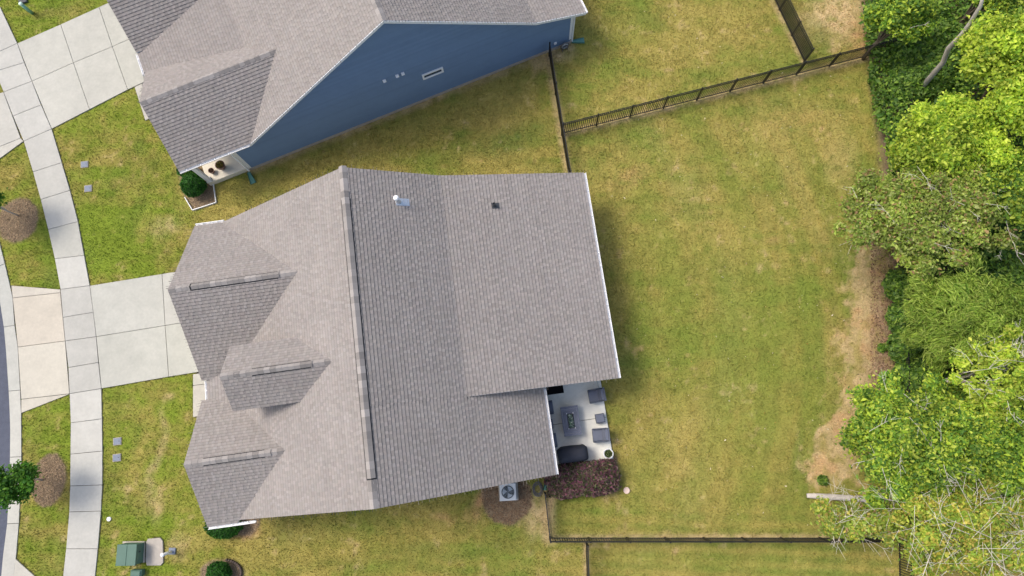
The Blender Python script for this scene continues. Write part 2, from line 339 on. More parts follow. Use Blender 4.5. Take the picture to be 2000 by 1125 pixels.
ccol[pm] = SOIL*.55; z[pm] = -.05; z[inpoly(x, y, road_poly)] = -.2
nxg, nyg = len(gx), len(gy)
idx = (np.arange(nyg-1)[:, None]*nxg+np.arange(nxg-1)[None, :]).ravel()
quads = np.stack([idx, idx+1, idx+1+nxg, idx+nxg], 1)
def np_mesh(name, co, faces, col=None, dom='POINT', smooth=False):
    me = bpy.data.meshes.new(name); nv = len(co); nf, k = faces.shape
    me.vertices.add(nv); me.vertices.foreach_set('co', np.ascontiguousarray(co, np.float32).ravel())
    me.loops.add(nf*k); me.loops.foreach_set('vertex_index', np.ascontiguousarray(faces, np.int32).ravel())
    me.polygons.add(nf); me.polygons.foreach_set('loop_start', np.arange(0, nf*k, k, dtype=np.int32))
    if smooth: me.polygons.foreach_set('use_smooth', np.ones(nf, bool))
    me.update(calc_edges=True)
    if col is not None:
        a = me.attributes.new('Col', 'FLOAT_COLOR', dom); cc = np.ones((len(col), 4), np.float32); cc[:, :3] = col; a.data.foreach_set('color', cc.ravel())
    return me
lawn_m = mat('lawn_soil', (1, 1, 1), .95, .1, noise=[(14, .16), (60, .3)], bump=(40, .9), attr='Col')
gr = link('ground', np_mesh('ground', np.stack([x, y, z], 1), quads, ccol, smooth=True), lawn_m)
tag(gr, 'lawn and bare soil around the two houses', 'ground', kind='structure')

# grass blades
grass_m = mat('grass_blade', (1, 1, 1), .75, .2, attr='Col', trans=.25)
def blades(n, xr, yr, hmin, hmax, wd, name, label):
    bx = rng.uniform(*xr, n); by = rng.uniform(*yr, n); keep = np.ones(n, bool)
    for p in paved+house_polys+[patio_poly, pad_poly, tpad_poly]+list(mulch_polys.values()): keep &= ~inpoly(bx, by, p)
    keep &= ~((bx > W2(1752, 600)[0]) & (by > -5.3))
    bx = bx[keep]; by = by[keep]
    n3 = fbm(bx, by, 2.2, 3, 9); dry = soft(bx, by, strip_poly, .3); k2 = rng.random(len(bx)) < (.55+.5*n3)*(1-.35*dry); bx = bx[k2]; by = by[k2]; n = len(bx)
    col = ground_col(bx, by)*rng.uniform(.74, 1.4, n)[:, None]
    g = rng.random(n); col = np.where((g < .1)[:, None], col*np.array([1.3, 1.15, 1.0]), col); col = np.where((g > .9)[:, None], col*np.array([.7, .95, .75]), col)
    h = rng.uniform(hmin, hmax, n)*(.7+.6*fbm(bx, by, 1.3, 2, 55)); a = rng.uniform(0, 6.283, n); w = wd*rng.uniform(.6, 1.4, n); ln = rng.uniform(.5, 1.6, n)*h; b = rng.uniform(0, 6.283, n)
    p0 = np.stack([bx+np.cos(a)*w, by+np.sin(a)*w, np.full(n, -.03)], 1); p1 = np.stack([bx-np.cos(a)*w, by-np.sin(a)*w, np.full(n, -.03)], 1)
    p2 = np.stack([bx+np.cos(b)*ln, by+np.sin(b)*ln, h], 1)
    co = np.stack([p0, p1, p2], 1).reshape(-1, 3); fc = np.arange(3*n).reshape(n, 3)
    o = link(name, np_mesh(name, co, fc, np.clip(col, 0, 1), 'FACE'), grass_m); tag(o, label, 'grass', kind='stuff'); return o
blades(700000, (-30, 28), (-8, 25), .025, .075, .016, 'grass', 'short mown lawn grass around both houses, green with dry yellow patches')

# ------------------------------------------------------------------ paving
conc = mat('concrete', (.455, .445, .398), .85, .25, noise=[(.45, .06), (1.7, .06), (7, .05), (60, .07)], bump=(90, .25), objcol=True, coord='Object')
def slabs(root, L_, z1=.03, gap=.010):
    for poly, t in L_:
        o = MB().prism(inset(poly, gap), -.1, z1, .008).build('slab', conc, root); o.color = (*t, 1)
for nm, L_, lab, zz in (('sidewalk', slabs_sidewalk, 'pale concrete sidewalk curving along the street', .032), ('driveway', slabs_drive, 'wide concrete driveway in front of the grey roofed house', .03), ('driveway', slabs_drive2, 'concrete driveway leading up to the blue house', .03),
                    ('front_walk', slabs_walk, 'narrow concrete walk at the entry of the grey roofed house', .028), ('front_walk', slabs_walk2, 'narrow concrete walk beside the blue house porch', .028), ('curb', slabs_curb, 'concrete curb and gutter along the street edge', .02)):
    r = empty(nm); tag(r, lab, nm.replace('_', ' '), kind='structure'); slabs(r, L_, zz)
asph = mat('asphalt', s2l((88, 92, 104)), .9, .2, noise=[(3, .1), (120, .3)], bump=(150, .5))
tag(MB().prism(road_poly, -.3, -.03).build('road', asph), 'dark grey asphalt street at the left edge', 'road', kind='structure')
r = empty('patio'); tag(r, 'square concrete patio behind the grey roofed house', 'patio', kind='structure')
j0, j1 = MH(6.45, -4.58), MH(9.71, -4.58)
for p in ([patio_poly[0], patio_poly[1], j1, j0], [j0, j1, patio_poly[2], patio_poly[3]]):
    o = MB().prism(inset(p, .008), -.1, .1, .012).build('slab', conc, r); o.color = (1.55, 1.56, 1.58, 1)  # extra brightness put into the slab colour to offset the roof's shade
o = MB().prism(inset(pad_poly, 0), -.05, .07, .01).build('utility_pad', conc); o.color = (.95, .88, .84, 1); tag(o, 'rounded concrete utility pad beside the green transformer', 'pad', kind='structure')

# ------------------------------------------------------------------ roofing
shingle_m = mat('shingle', (.278, .254, .235), .95, .15, noise=[(.35, .05), (1.6, .04), (70, .10)], attr='Col')
cap_m = mat('ridge_cap_shingle', (.29, .268, .25), .95, .15, noise=[(60, .1)], objrand=.26)
deck_m = mat('roof_deck', (.10, .09, .085), .95, .1)
white_m = mat('white_trim', (.82, .82, .82), .5, .4, noise=[(4, .03)])
black_m = mat('black_plastic', (.012, .012, .013), .6, .4)
metal_m = mat('galvanised', (.62, .64, .66), .35, .5, metal=.7)
lead_m = mat('dark_flashing', (.05, .055, .06), .6, .4)
def roof_plane(parent, poly, hf, name='shingles', exposure=.152, fascia=True, thick=.14):
    """poly: (u, v) convex; hf(u, v) linear height. Makes a deck slab and overlapping shingle tabs."""
    poly = ccw(poly)
    MB().prism(poly, lambda a, b: hf(a, b)-thick, lambda a, b: hf(a, b)-.004, mi=0).build('roof_slab', white_m if fascia else deck_m, parent)
    g = np.array([hf(1, 0)-hf(0, 0), hf(0, 1)-hf(0, 0)]); sl = np.linalg.norm(g); dn = -g/sl; cr = np.array([-dn[1], dn[0]]); k = math.sqrt(1+sl*sl)
    nrm = Vector((-g[0], -g[1], 1)).normalized()
    pc = [(float(np.dot(cr, p)), float(np.dot(dn, p))*k) for p in poly]; pc = ccw(pc)
    a0, a1 = min(p[0] for p in pc), max(p[0] for p in pc); b0, b1 = min(p[1] for p in pc), max(p[1] for p in pc)
    V = []; Fc = []; col = []
    def P3(a, b, off):
        q = cr*a+dn*(b/k); zz = hf(q[0], q[1]); return (q[0]+nrm.x*off, q[1]+nrm.y*off, zz+nrm.z*off)
    b = b1; row = 0
    while b > b0-.01:
        a = a0-random.uniform(0, .3); hi = random.random() < .5
        rowt = random.uniform(.97, 1.03)
        while a < a1:
            w = random.uniform(.09, .16) if hi else random.uniform(.10, .24)
            t = (random.uniform(.97, 1.11) if hi else random.uniform(.89, 1.03))*rowt
            cc = (t*random.uniform(.985, 1.02), t, t*random.uniform(.98, 1.015))
            th = .017 if hi else .007; bm = b-exposure*.70
            for (y0_, y1_, kk) in ((b-exposure, bm, .83), (bm, b, 1.04)):      # upper band of darker granules, as on laminated shingles
                q = clip([(a, y0_), (a+w, y0_), (a+w, y1_), (a, y1_)], pc)
                if len(q) > 2:
                    s = len(V)
                    for (qa, qb) in q: V.append(P3(qa, qb, .004+(th+.008)*(qb-(b-exposure))/exposure))
                    Fc.append(tuple(range(s, s+len(q)))); col.append(tuple(v*kk for v in cc))
            if len(q) == 4 and all(abs(v[1]-b) < 1e-6 for v in sorted(q, key=lambda v: v[1])[2:]):
                s = len(V); V += [P3(a, b, .001), P3(a+w, b, .001), P3(a+w, b, th+.012), P3(a, b, th+.012)]; Fc.append((s, s+1, s+2, s+3)); col.append(tuple(v*.7 for v in cc))
            a += w; hi = not hi
        b -= exposure; row += 1
    me = bpy.data.meshes.new(name); me.from_pydata(V, [], Fc); me.materials.append(shingle_m)
    at = me.attributes.new('Col', 'FLOAT_COLOR', 'FACE'); at.data.foreach_set('color', np.array([(*c_, 1) for c_ in col], np.float32).ravel())
    o = link(name, me, None, parent); tag(o, kind='stuff'); return o
def ridge(parent, p0, p1, sl, step=.24, half=.155, vent=None):
    """folded cap shingles along p0-p1; sl: (slope left, slope right); vent: (t0, t1) metres of black ridge vent"""
    p0, p1 = Vector(p0), Vector(p1); d = p1-p0; L_ = d.length; d.normalize(); sd_ = Vector((-d.y, d.x, 0)).normalized()
    n = int(L_/step); st_ = L_/n
    prof = lambda w, off: [(sd_*w/math.sqrt(1+sl[0]**2))+Vector((0, 0, -w*sl[0]/math.sqrt(1+sl[0]**2)+off)), Vector((0, 0, off+.004)), (-sd_*w/math.sqrt(1+sl[1]**2))+Vector((0, 0, -w*sl[1]/math.sqrt(1+sl[1]**2)+off))]
    def cap_mesh(w, length, th):
        lo = prof(w, 0); hi = prof(w, th); V = []
        for e, zz in ((0, .0), (length, .012)):
            V += [q+d*e+Vector((0, 0, zz)) for q in lo]+[q+d*e+Vector((0, 0, zz)) for q in hi]
        Fc = [(3, 9, 10, 4), (4, 10, 11, 5), (0, 6, 9, 3), (5, 11, 8, 2), (0, 3, 4, 1), (1, 4, 5, 2), (6, 7, 10, 9), (7, 8, 11, 10)]
        me = bpy.data.meshes.new('ridge_cap'); me.from_pydata([tuple(v) for v in V], [], Fc); me.materials.append(cap_m); return me
    cm = cap_mesh(half, st_*1.25, .008)
    if vent:
        a = p0+d*(vent[0]+.06); b = p0+d*(vent[1]-.16); V = []
        for q in (a, b): V += [tuple(q+w) for w in prof(half+.036, .0)]+[tuple(q+w) for w in prof(half+.036, .042)]
        pydata('ridge_vent', V, [(3, 9, 10, 4), (4, 10, 11, 5), (0, 6, 9, 3), (5, 11, 8, 2), (0, 3, 4, 1), (1, 4, 5, 2), (6, 7, 10, 9), (7, 8, 11, 10)], black_m, parent)
    for i in range(n):
        up = .045 if vent and vent[0]-.01 <= i*st_ <= vent[1]-st_*.6 else .016
        link('ridge_cap', cm, None, parent, loc=p0+d*(i*st_)+Vector((0, 0, up)))
def gutter(parent, p0, p1, out, z, name='gutter', w=.12, hang=.6):
    """open K gutter hung along an eave (local coordinates); out: unit outward vector"""
    p0, p1 = Vector((*p0, z)), Vector((*p1, z)); o_ = Vector((*out, 0)); d = (p1-p0); L_ = d.length; d.normalize()
    pr = [(0.004, .0), (.004, -.10), (w*.75, -.10), (w, -.03), (w, .0), (w-.022, .0), (w-.022, -.02), (w*.72, -.085), (.016, -.085), (.016, .0)]
    V = [tuple(q+o_*a+Vector((0, 0, b))) for q in (p0, p1) for a, b in pr]; n = len(pr)
    Fc = [(i, (i+1) % n, n+(i+1) % n, n+i) for i in range(n)]+[tuple(range(n)), tuple(range(2*n-1, n-1, -1))]
    g_ = pydata(name, V, Fc, white_m, parent)
    hm = MB().box((0, 0, 0), (.03, w, .012), math.atan2(d.y, d.x)).mesh('gutter_hanger', white_m)
    k = int(L_/hang)
    for i in range(k): link('gutter_hanger', hm, None, g_, loc=p0+d*((i+.5)*L_/k)+o_*(w/2)+Vector((0, 0, .004)))
    return g_
def board(parent, a, b, w, t, m=white_m, name='rake_board', drop=0):
    """plank along a-b: t thick sideways, w deep downward"""
    a, b = Vector(a), Vector(b); d = (b-a).normalized(); s_ = Vector((-d.y, d.x, 0)).normalized()*t/2
    V = []
    for q in (a, b): V += [tuple(q-s_+Vector((0, 0, -w-drop))), tuple(q+s_+Vector((0, 0, -w-drop))), tuple(q+s_+Vector((0, 0, -drop))), tuple(q-s_+Vector((0, 0, -drop)))]
    return pydata(name, V, [(0, 1, 2, 3), (7, 6, 5, 4), (0, 4, 5, 1), (1, 5, 6, 2), (2, 6, 7, 3), (3, 7, 4, 0)], m, parent)

# ------------------------------------------------------------------ the grey roofed house
house = empty('house', (HO[0], HO[1], 0), HR_); tag(house, 'large house with grey shingle roof and three front gables in the middle', 'house')
hr, m_, he = 7.156, .635, 2.80
vt, vb, vm = 6.67, -6.67, -2.95; ub, u1, u2 = 3.67, 10.2, 6.86; h1 = 2.70; UF = -6.86
mainF = lambda u, v: hr+m_*u
mainR = lambda u, v: hr-m_*u
hb = mainR(ub, 0); sl2 = (hb-h1)/(u1-ub); shal = lambda u, v: hb-sl2*(u-ub)
g1f, g1v, g1h, g1w = -8.11, 3.08, 5.466, 3.61; s1 = (g1h-he)/g1w; b1 = (g1h-hr)/m_
g3f, g3v, g3h, g3w = -8.15, -4.10, 4.617, 2.68; s3_ = (g3h-he)/g3w; b3 = (g3h-hr)/m_
df, dv, dh, dw, de = -5.75, -.95, 6.33, 1.32, 5.25; sd2 = (dh-de)/dw; bd = (dh-hr)/m_; bde = (de-hr)/m_
wall_m = mat('pale_siding', s2l((196, 198, 196)), .7, .3, noise=[(3, .04)])
found_m = mat('foundation', (.42, .37, .31), .9, .2, noise=[(5, .12)])
wl = empty('wall'); wl.parent = house
# solid bodies below the roof
def extr(prof, v0, v1, name, m, parent, axis='v'):
    V = [((u, v0, h) if axis == 'v' else (v0, u, h)) for u, h in prof]+[((u, v1, h) if axis == 'v' else (v1, u, h)) for u, h in prof]; n = len(prof)
    return pydata(name, V, [tuple(range(n)), tuple(range(2*n-1, n-1, -1))]+[(i, n+i, n+(i+1) % n, (i+1) % n) for i in range(n)], m, parent)
extr([(-6.5, -.1), (-6.5, 2.85), (0, 6.97), (ub, hb-.19), (9.85, 2.62), (9.85, -.1)], -2.65, 6.35, 'wall_body', wall_m, wl)
extr([(-6.49, -.1), (-6.49, 2.84), (0, 6.96), (6.49, 2.84), (6.49, -.1)], -6.35, -2.6, 'wall_body', wall_m, wl)
extr([(g1v-g1w+.35, -.1), (g1v-g1w+.35, 2.87), (g1v, g1h-.17), (g1v+g1w-.35, 2.87), (g1v+g1w-.35, -.1)], g1f+.3, -4, 'wall_body', wall_m, wl, 'u')
extr([(g3v-g3w+.35, -.1), (g3v-g3w+.35, 2.86), (g3v, g3h-.17), (g3v+g3w-.35, 2.86), (g3v+g3w-.35, -.1)], g3f+.3, -4, 'wall_body', wall_m, wl, 'u')
extr([(dv-1.05, 2.9), (dv-1.05, de+.05), (dv, dh-.17), (dv+1.05, de+.05), (dv+1.05, 2.9)], df+.25, -2.0, 'dormer_wall', wall_m, wl, 'u')
roof = empty('roof'); roof.parent = house
roof_plane(roof, [(UF, vb), (0, vb), (0, vt), (UF, vt)], mainF)
roof_plane(roof, [(0, vb), (u2, vb), (u2, vm-.0), (0, vm-.0)], mainR)
roof_plane(roof, [(0, vm), (ub, vm), (ub, vt), (0, vt)], mainR)
roof_plane(roof, [(ub, vm-.04), (u1, vm-.04), (u1, vt), (ub, vt)], shal)
for sgn in (1, -1):
    e = g1v+sgn*g1w; roof_plane(roof, [(g1f, e), (UF, e), (b1, g1v), (g1f, g1v)], lambda u, v, sgn=sgn: g1h-s1*sgn*(v-g1v))
    e = g3v+sgn*g3w; roof_plane(roof, [(g3f, e), (UF, e), (b3, g3v), (g3f, g3v)], lambda u, v, sgn=sgn: g3h-s3_*sgn*(v-g3v))
    e = dv+sgn*dw; roof_plane(roof, [(df, e), (bde, e), (bd, dv), (df, dv)], lambda u, v, sgn=sgn: dh-sd2*sgn*(v-dv), thick=.12, fascia=False)
roof_plane(roof, [(-7.92, -2.4), (-5.3, -2.4), (-5.3, .6), (-7.92, .6)], lambda u, v: 2.72+.28*(u+7.92))
# closing wall under the raised edge of the rear roof
pydata('roof_cheek', [(ub, vm+.1, hb-.1), (9.8, vm+.1, shal(9.8, 0)-.1), (6.8, vm+.1, 2.7), (ub, vm+.12, hb-.1), (9.8, vm+.12, shal(9.8, 0)-.1), (6.8, vm+.12, 2.7)], [(0, 2, 1), (3, 4, 5), (0, 1, 4, 3), (1, 2, 5, 4), (2, 0, 3, 5)], wall_m, wl)
ridge(roof, (0, vb, hr), (0, vt, hr), (m_, m_), vent=(.98, 12.15), half=.19, step=.27)
ridge(roof, (g1f, g1v, g1h), (b1+.15, g1v, g1h), (s1, s1), vent=(.85, 4.75))
ridge(roof, (g3f, g3v, g3h), (b3+.12, g3v, g3h), (s3_, s3_), vent=(.72, 3.45))
ridge(roof, (df, dv, dh), (bd+.12, dv, dh), (sd2, sd2), vent=(1.2, 3.75))
gutter(house, (u1, vm-.04), (u1, vt), (1, 0), h1-.03); gutter(house, (u2, vb), (u2, vm-.06), (1, 0), mainR(u2, 0)-.03)
gutter(house, (g1f, g1v+g1w), (UF+.1, g1v+g1w), (0, 1), he-.03); gutter(house, (g3f, g3v-g3w), (UF+.75, g3v-g3w), (0, -1), he-.03)
gutter(house, (-7.92, -1.44), (-7.92, -.55), (-1, 0), 2.69)
# garage door, entry, patio door
gd = empty('garage_door'); gd.parent = house
pm_ = MB().box((0, 0, 0), (.05, 2.36, .52), bev=.015).mesh('door_panel', white_m)
for i in range(4):
    for j in (-1, 1): link('door_panel', pm_, None, gd, loc=(g1f+.28, g1v+j*1.2, .32+i*.53))
glass_m = mat('window_glass', (.03, .04, .05), .08, .6)
wd_ = MB().box((9.87, 1.5, 1.45), (.06, 1.9, 1.5)).build('window', white_m, house)
for j in (-1, 1): MB().box((9.905, 1.5+j*.46, 1.45), (.02, .82, 1.36)).build('pane', glass_m, wd_)
wd_ = MB().box((6.52, -4.2, 1.12), (.06, 1.8, 2.05)).build('patio_door', white_m, house)
for j in (-1, 1): MB().box((6.56, -4.2+j*.44, 1.12), (.02, .78, 1.9)).build('pane', glass_m, wd_)
# roof penetrations
q = MB(); u, v = 1.92, 5.32; zz = mainR(u, v)
fl = MB().prism([(u-.1, v-.16), (u+.42, v-.16), (u+.42, v+.16), (u-.1, v+.16)], lambda a, b: mainR(a, b)+.02, lambda a, b: mainR(a, b)+.032).build('vent_flashing', metal_m, house)
vp = MB().lathe([(.12, -.08), (.10, .06), (.075, .16), (.075, .42)], (u, v, zz), 20).build('vent_pipe', metal_m, house)
MB().lathe([(.085, .44), (.115, .47), (.115, .54), (.085, .58), (.03, .60)], (u, v, zz), 20).build('vent_cap', white_m, vp)
u, v = 5.85, 5.18; zz = shal(u, v)
MB().prism([(u-.1, v-.13), (u+.22, v-.13), (u+.22, v+.13), (u-.1, v+.13)], lambda a, b: shal(a, b)+.02, lambda a, b: shal(a, b)+.032).build('vent_flashing', lead_m, house)
vp = MB().lathe([(.10, -.04), (.075, .06), (.05, .10), (.05, .36), (.04, .36), (.04, .25)], (u, v, zz), 18).build('vent_pipe', lead_m, house)

# ------------------------------------------------------------------ the blue house
blue = empty('house', (BO[0], BO[1], 0), BR_); tag(blue, 'blue sided house with grey shingle roof at the top of the picture', 'house')
BE, BP = 2.82, .645; bur = 9.03; bhr = BE+BP*(bur-1.1); bbr = 15.9; bhb = bhr-BP*(bbr-bur); bre = 18.57; bhe = 2.72; bsl = (bhb-bhe)/(bre-bbr)
bf = lambda u, v: BE+BP*(u-1.1)
br = lambda u, v: bhr-BP*(u-bur)
bs = lambda u, v: bhb-bsl*(u-bbr)
V0, V1 = -.25, 13.2
blue_m = mat('blue_siding', s2l((110, 133, 161)), .75, .25, noise=[(.8, .04), (3, .03), (40, .05)], objrand=.04)
bw = empty('wall'); bw.parent = blue
extr([(.0, .2), (.0, BE-.85), (1.1, BE-.18), (bur, bhr-.2), (bbr, bhb-.2), (18.0, bs(18.0, 0)-.2), (18.0, .2)], .02, 12.9, 'wall_body', blue_m, bw)
extr([(-.03, -.15), (-.03, .2), (18.03, .2), (18.03, -.15)], -.04, 12.93, 'foundation', found_m, bw)
def toph(u):  # underside of the roof over the gable wall
    return (bf(u, 0) if u < bur else br(u, 0) if u < bbr else bs(u, 0))-.16
zz = .22; ex = .155
while zz < bhr-.3:
    # left and right end of this lap under the rake
    uL = .02 if zz+ex < toph(1.1) else max(.02, (zz+ex+.16-BE)/BP+1.1)
    if zz+ex < toph(18.0): uR = 17.98
    elif zz+ex < bhb-.16: uR = bbr+(bhb-.16-zz-ex)/bsl
    else: uR = bur+(bhr-.16-zz-ex)/BP
    uR = min(uR, 17.98)
    if uR-uL > .1:
        pydata('siding_plank', [(uL, .02, zz), (uR, .02, zz), (uR, -.032, zz), (uL, -.032, zz), (uL, .02, zz+ex), (uR, .02, zz+ex), (uR, -.006, zz+ex+.004), (uL, -.006, zz+ex+.004)],
               [(0, 1, 2, 3), (4, 7, 6, 5), (3, 2, 6, 7), (0, 3, 7, 4), (1, 5, 6, 2)], blue_m, bw)
    zz += ex
broof = empty('roof'); broof.parent = blue
roof_plane(broof, [(1.1, V0), (bur, V0), (bur, V1), (1.1, V1)], bf)
roof_plane(broof, [(bur, V0), (bbr, V0), (bbr, V1), (bur, V1)], br)
roof_plane(broof, [(bbr, V0), (bre, V0), (bre, V1), (bbr, V1)], bs)
pf, pv, pw = -2.5, 2.55, 2.80; ph = bf(4.08, 0); ps = (ph-BE)/pw
roof_plane(broof, [(pf, V0), (1.12, V0), (4.08, pv), (pf, pv)], lambda u, v: BE+ps*(v-V0))
roof_plane(broof, [(pf, pv+pw), (1.12, pv+pw), (4.08, pv), (pf, pv)], lambda u, v: ph-ps*(v-pv))
qf, qe, qw = -2.62, 6.57, 3.6; qs = .74; qh = BE+qs*qw; qb = 1.1+(qh-BE)/BP
roof_plane(broof, [(qf, qe), (1.12, qe), (qb, qe+qw), (qf, qe+qw)], lambda u, v: BE+qs*(v-qe))
roof_plane(broof, [(qf, qe+2*qw), (1.12, qe+2*qw), (qb, qe+qw), (qf, qe+qw)], lambda u, v: qh-qs*(v-qe-qw))
roof_plane(broof, [(-2.6, 3.2), (3.0, 3.2), (3.0, 8.6), (-2.6, 8.6)], lambda u, v: 2.74+.2*(u+2.6))
ridge(broof, (bur, V0, bhr), (bur, V1, bhr), (BP, BP), half=.19, step=.27, vent=(1.5, 12))
ridge(broof, (pf, pv, ph), (4.2, pv, ph), (ps, ps)); ridge(broof, (qf, qe+qw, qh), (qb, qe+qw, qh), (qs, qs))
for a, b in (((1.0, BE-.06), (bur, bhr)), ((bur, bhr), (bbr, bhb)), ((bbr, bhb), (bre, bhe))):
    board(blue, (a[0], V0-.015, a[1]+.0), (b[0], V0-.015, b[1]+.0), .17, .03)
gutter(blue, (pf, V0), (1.0, V0), (0, -1), BE-.03, w=.10); gutter(blue, (-2.6, 5.35), (-2.6, 6.57), (-1, 0), 2.72); gutter(blue, (bre, V0), (bre, 8), (1, 0), bhe-.03)
# corner boards, downspouts, porch
board(blue, (-.02, -.028, 2.72), (.12, -.028, 2.72), 2.5, .03, name='corner_board'); board(blue, (17.9, -.028, bs(18, 0)-.16), (18.03, -.028, bs(18, 0)-.16), 2.32, .03, name='corner_board')
for (u, v, top) in ((-.08, -.1, 2.7), (18.1, -.02, 2.65)):
    MB().box((u, v, (top+.1)/2), (.08, .06, top-.1), bev=.01).build('downspout', white_m, blue)
porch = MB().prism([(-2.2, -.02), (0, -.02), (0, 5.2), (-2.2, 5.2)], -.1, .32, .012).build('porch_slab', mat('porch_concrete', s2l((214, 206, 188)), .85, .2, noise=[(2, .05), (50, .05)]), blue)
col = MB().box((-2.08, .12, 1.5), (.2, .2, 2.4), bev=.01).build('porch_column', white_m, blue)
MB().box((-2.08, .12, .39), (.27, .27, .14), bev=.015).build('column_base', white_m, col); MB().box((-2.08, .12, 2.64), (.27, .27, .12), bev=.015).build('column_capital', white_m, col)
MB().box((-2.08, 2.6, 2.58), (.22, 5.2, .26)).build('porch_beam', white_m, blue); MB().box((-1, .12, 2.575), (1.94, .2, .25)).build('porch_beam', white_m, blue)
extr([(qe+.3, -.1), (qe+.3, 2.85), (qe+qw, qh-.2), (qe+2*qw-.3, 2.85), (qe+2*qw-.3, -.1)], qf+.3, .5, 'garage_wall', blue_m, bw, 'u')
extr([(V0+.3, 2.6), (V0+.3, 2.86), (pv, ph-.18), (pv+pw-.3, 2.86), (pv+pw-.3, 2.6)], pf+.3, 2, 'porch_gable', blue_m, bw, 'u')
# wall fittings
for u in (8.13, 8.78, 9.07):
    f = MB().box((u, -.06, 3.30), (.16, .10, .18), bev=.02).build('wall_vent', white_m, blue)
    for i in range(3): MB().box((u, -.115, 3.25+i*.05), (.12, .012, .014)).build('louver', white_m, f)
tw = empty('transom_window'); tw.parent = blue
for (u, z_, a, b) in ((10.47, 2.47, 1.10, .09), (10.47, 2.12, 1.10, .09), (9.965, 2.295, .09, .26), (10.975, 2.295, .09, .26)): MB().box((u, -.045, z_), (a, .07, b), bev=.006).build('window_frame', white_m, tw)
MB().box((10.47, -.02, 2.295), (.92, .02, .26)).build('pane', glass_m, tw)
MB().box((17.11, -.05, .62), (.13, .08, .16), bev=.015).build('outlet_cover', white_m, blue)

# ------------------------------------------------------------------ fences
fence_m = mat('black_fence_paint', (.013, .013, .014), .45, .4)
FH = 1.30
def fence(p0, p1, label, bay=1.83, gap=.105, height=FH, mesh_wire=False, skip=None):
    a, b = Vector((*W2(*p0), 0)), Vector((*W2(*p1), 0)); d = b-a; L_ = d.length; d.normalize(); an = math.atan2(d.y, d.x)
    f = empty('fence', a, an); tag(f, label, 'fence', 'black metal picket fences round the yards')
    n = max(1, round(L_/bay)); bw_ = L_/n
    pm = MB().box((0, 0, height/2), (.07, .07, height), bev=.005).box((0, 0, height+.012), (.075, .075, .024), bev=.008).mesh('post', fence_m)
    rm = MB().box((bw_/2, 0, 0), (bw_-.05, .036, .036)).mesh('rail', fence_m)
    km = MB().box((0, 0, height*.5), (.03, .024, height-.12)).mesh('picket', fence_m)
    for i in range(n+1): link('post', pm, None, f, loc=(i*bw_, 0, 0))
    for i in range(n):
        for z_ in (.13, height-.22, height-.05): link('rail', rm, None, f, loc=(i*bw_, 0, z_))
        k = int(bw_/gap)
        for j in range(1, k):
            link('picket', km, None, f, loc=(i*bw_+j*bw_/k, 0, 0))
    if mesh_wire:
        q = MB(); s_ = .055
        for i in range(int(L_/s_)): q.box((i*s_, .022, height*.47), (.007, .005, height*.86))
        for j in range(int(height*.9/s_)): q.box((L_/2, .026, .06+j*s_), (L_, .005, .007))
        o = q.build('wire_mesh', fence_m, f); tag(o, kind='stuff')
    return f
fence((1072.5, 110), (1097, 262), 'black fence from the blue house corner to the fence junction')
fence((1097, 264), (1112, 352), 'short black fence from the junction to the grey roofed house')
fence((1098.5, 262), (1748, 97), 'long black fence slanting across the yards toward the woods')
fence((1570, 121), (1498, -30), 'black fence backed with fine wire mesh leading off the top edge', mesh_wire=True)
fence((1757, 97), (1746, 640), 'black fence along the woods, upper stretch half hidden by leaves')
fence((1746, 643), (1754, 1052), 'black fence along the woods, lower stretch buried under foliage')
fence((1754, 1056), (1755, 1150), 'black fence running off the bottom edge under the bare twigs')
fence((1074, 1050), (1752, 1050), 'long black fence along the bottom side of the back yard')
fence((1064, 962), (1073.5, 1048), 'short black fence between the hose coil and the bottom fence')
fence((1144, 1058), (1147, 1150), 'short black fence running off the bottom edge near the middle')

# ------------------------------------------------------------------ leaves, shrubs, trees
leaf_m = mat('leaf', (1, 1, 1), .55, .35, attr='Col', trans=.48)
bark_m = mat('bark', s2l((112, 100, 86)), .9, .2, noise=[(6, .2), (40, .2)], bump=(30, .6))
twig_m = mat('pale_twig', s2l((214, 206, 194)), .85, .2, noise=[(8, .15)])
def leaf_mesh(name, pts, nrm, size, cols, aspect=.55, direction=None, bend=.25):
    """one bent leaf (two triangles folded at the midrib) per point"""
    n = len(pts); nrm = nrm/np.linalg.norm(nrm, axis=1)[:, None]
    r = rng.normal(size=(n, 3)) if direction is None else direction
    t = r-nrm*(r*nrm).sum(1)[:, None]; t /= np.linalg.norm(t, axis=1)[:, None]+1e-9; b = np.cross(nrm, t)
    L_ = size[:, None] if hasattr(size, '__len__') else np.full((n, 1), size); L_ = L_*np.clip(rng.lognormal(-.05, .32, (n, 1)), .4, 1.9); Wd = L_*aspect*.5
    p0 = pts-t*L_*.5; p2 = pts+t*L_*.5-nrm*L_*bend; p1 = pts+b*Wd+nrm*L_*.08; p3 = pts-b*Wd+nrm*L_*.08
    co = np.stack([p0, p1, p2, p3], 1).reshape(-1, 3); k = np.arange(n)*4
    fc = np.concatenate([np.stack([k, k+1, k+2], 1), np.stack([k, k+2, k+3], 1)]); cc = np.concatenate([cols, cols])
    return np_mesh(name, co, fc, np.clip(cc, 0, 1), 'FACE')
def palette(n, pal, jit=.18):
    p = np.array([s2l(c_) for c_ in pal]); i = rng.integers(0, len(p), n); return p[i]*rng.uniform(1-jit, 1+jit, (n, 1))
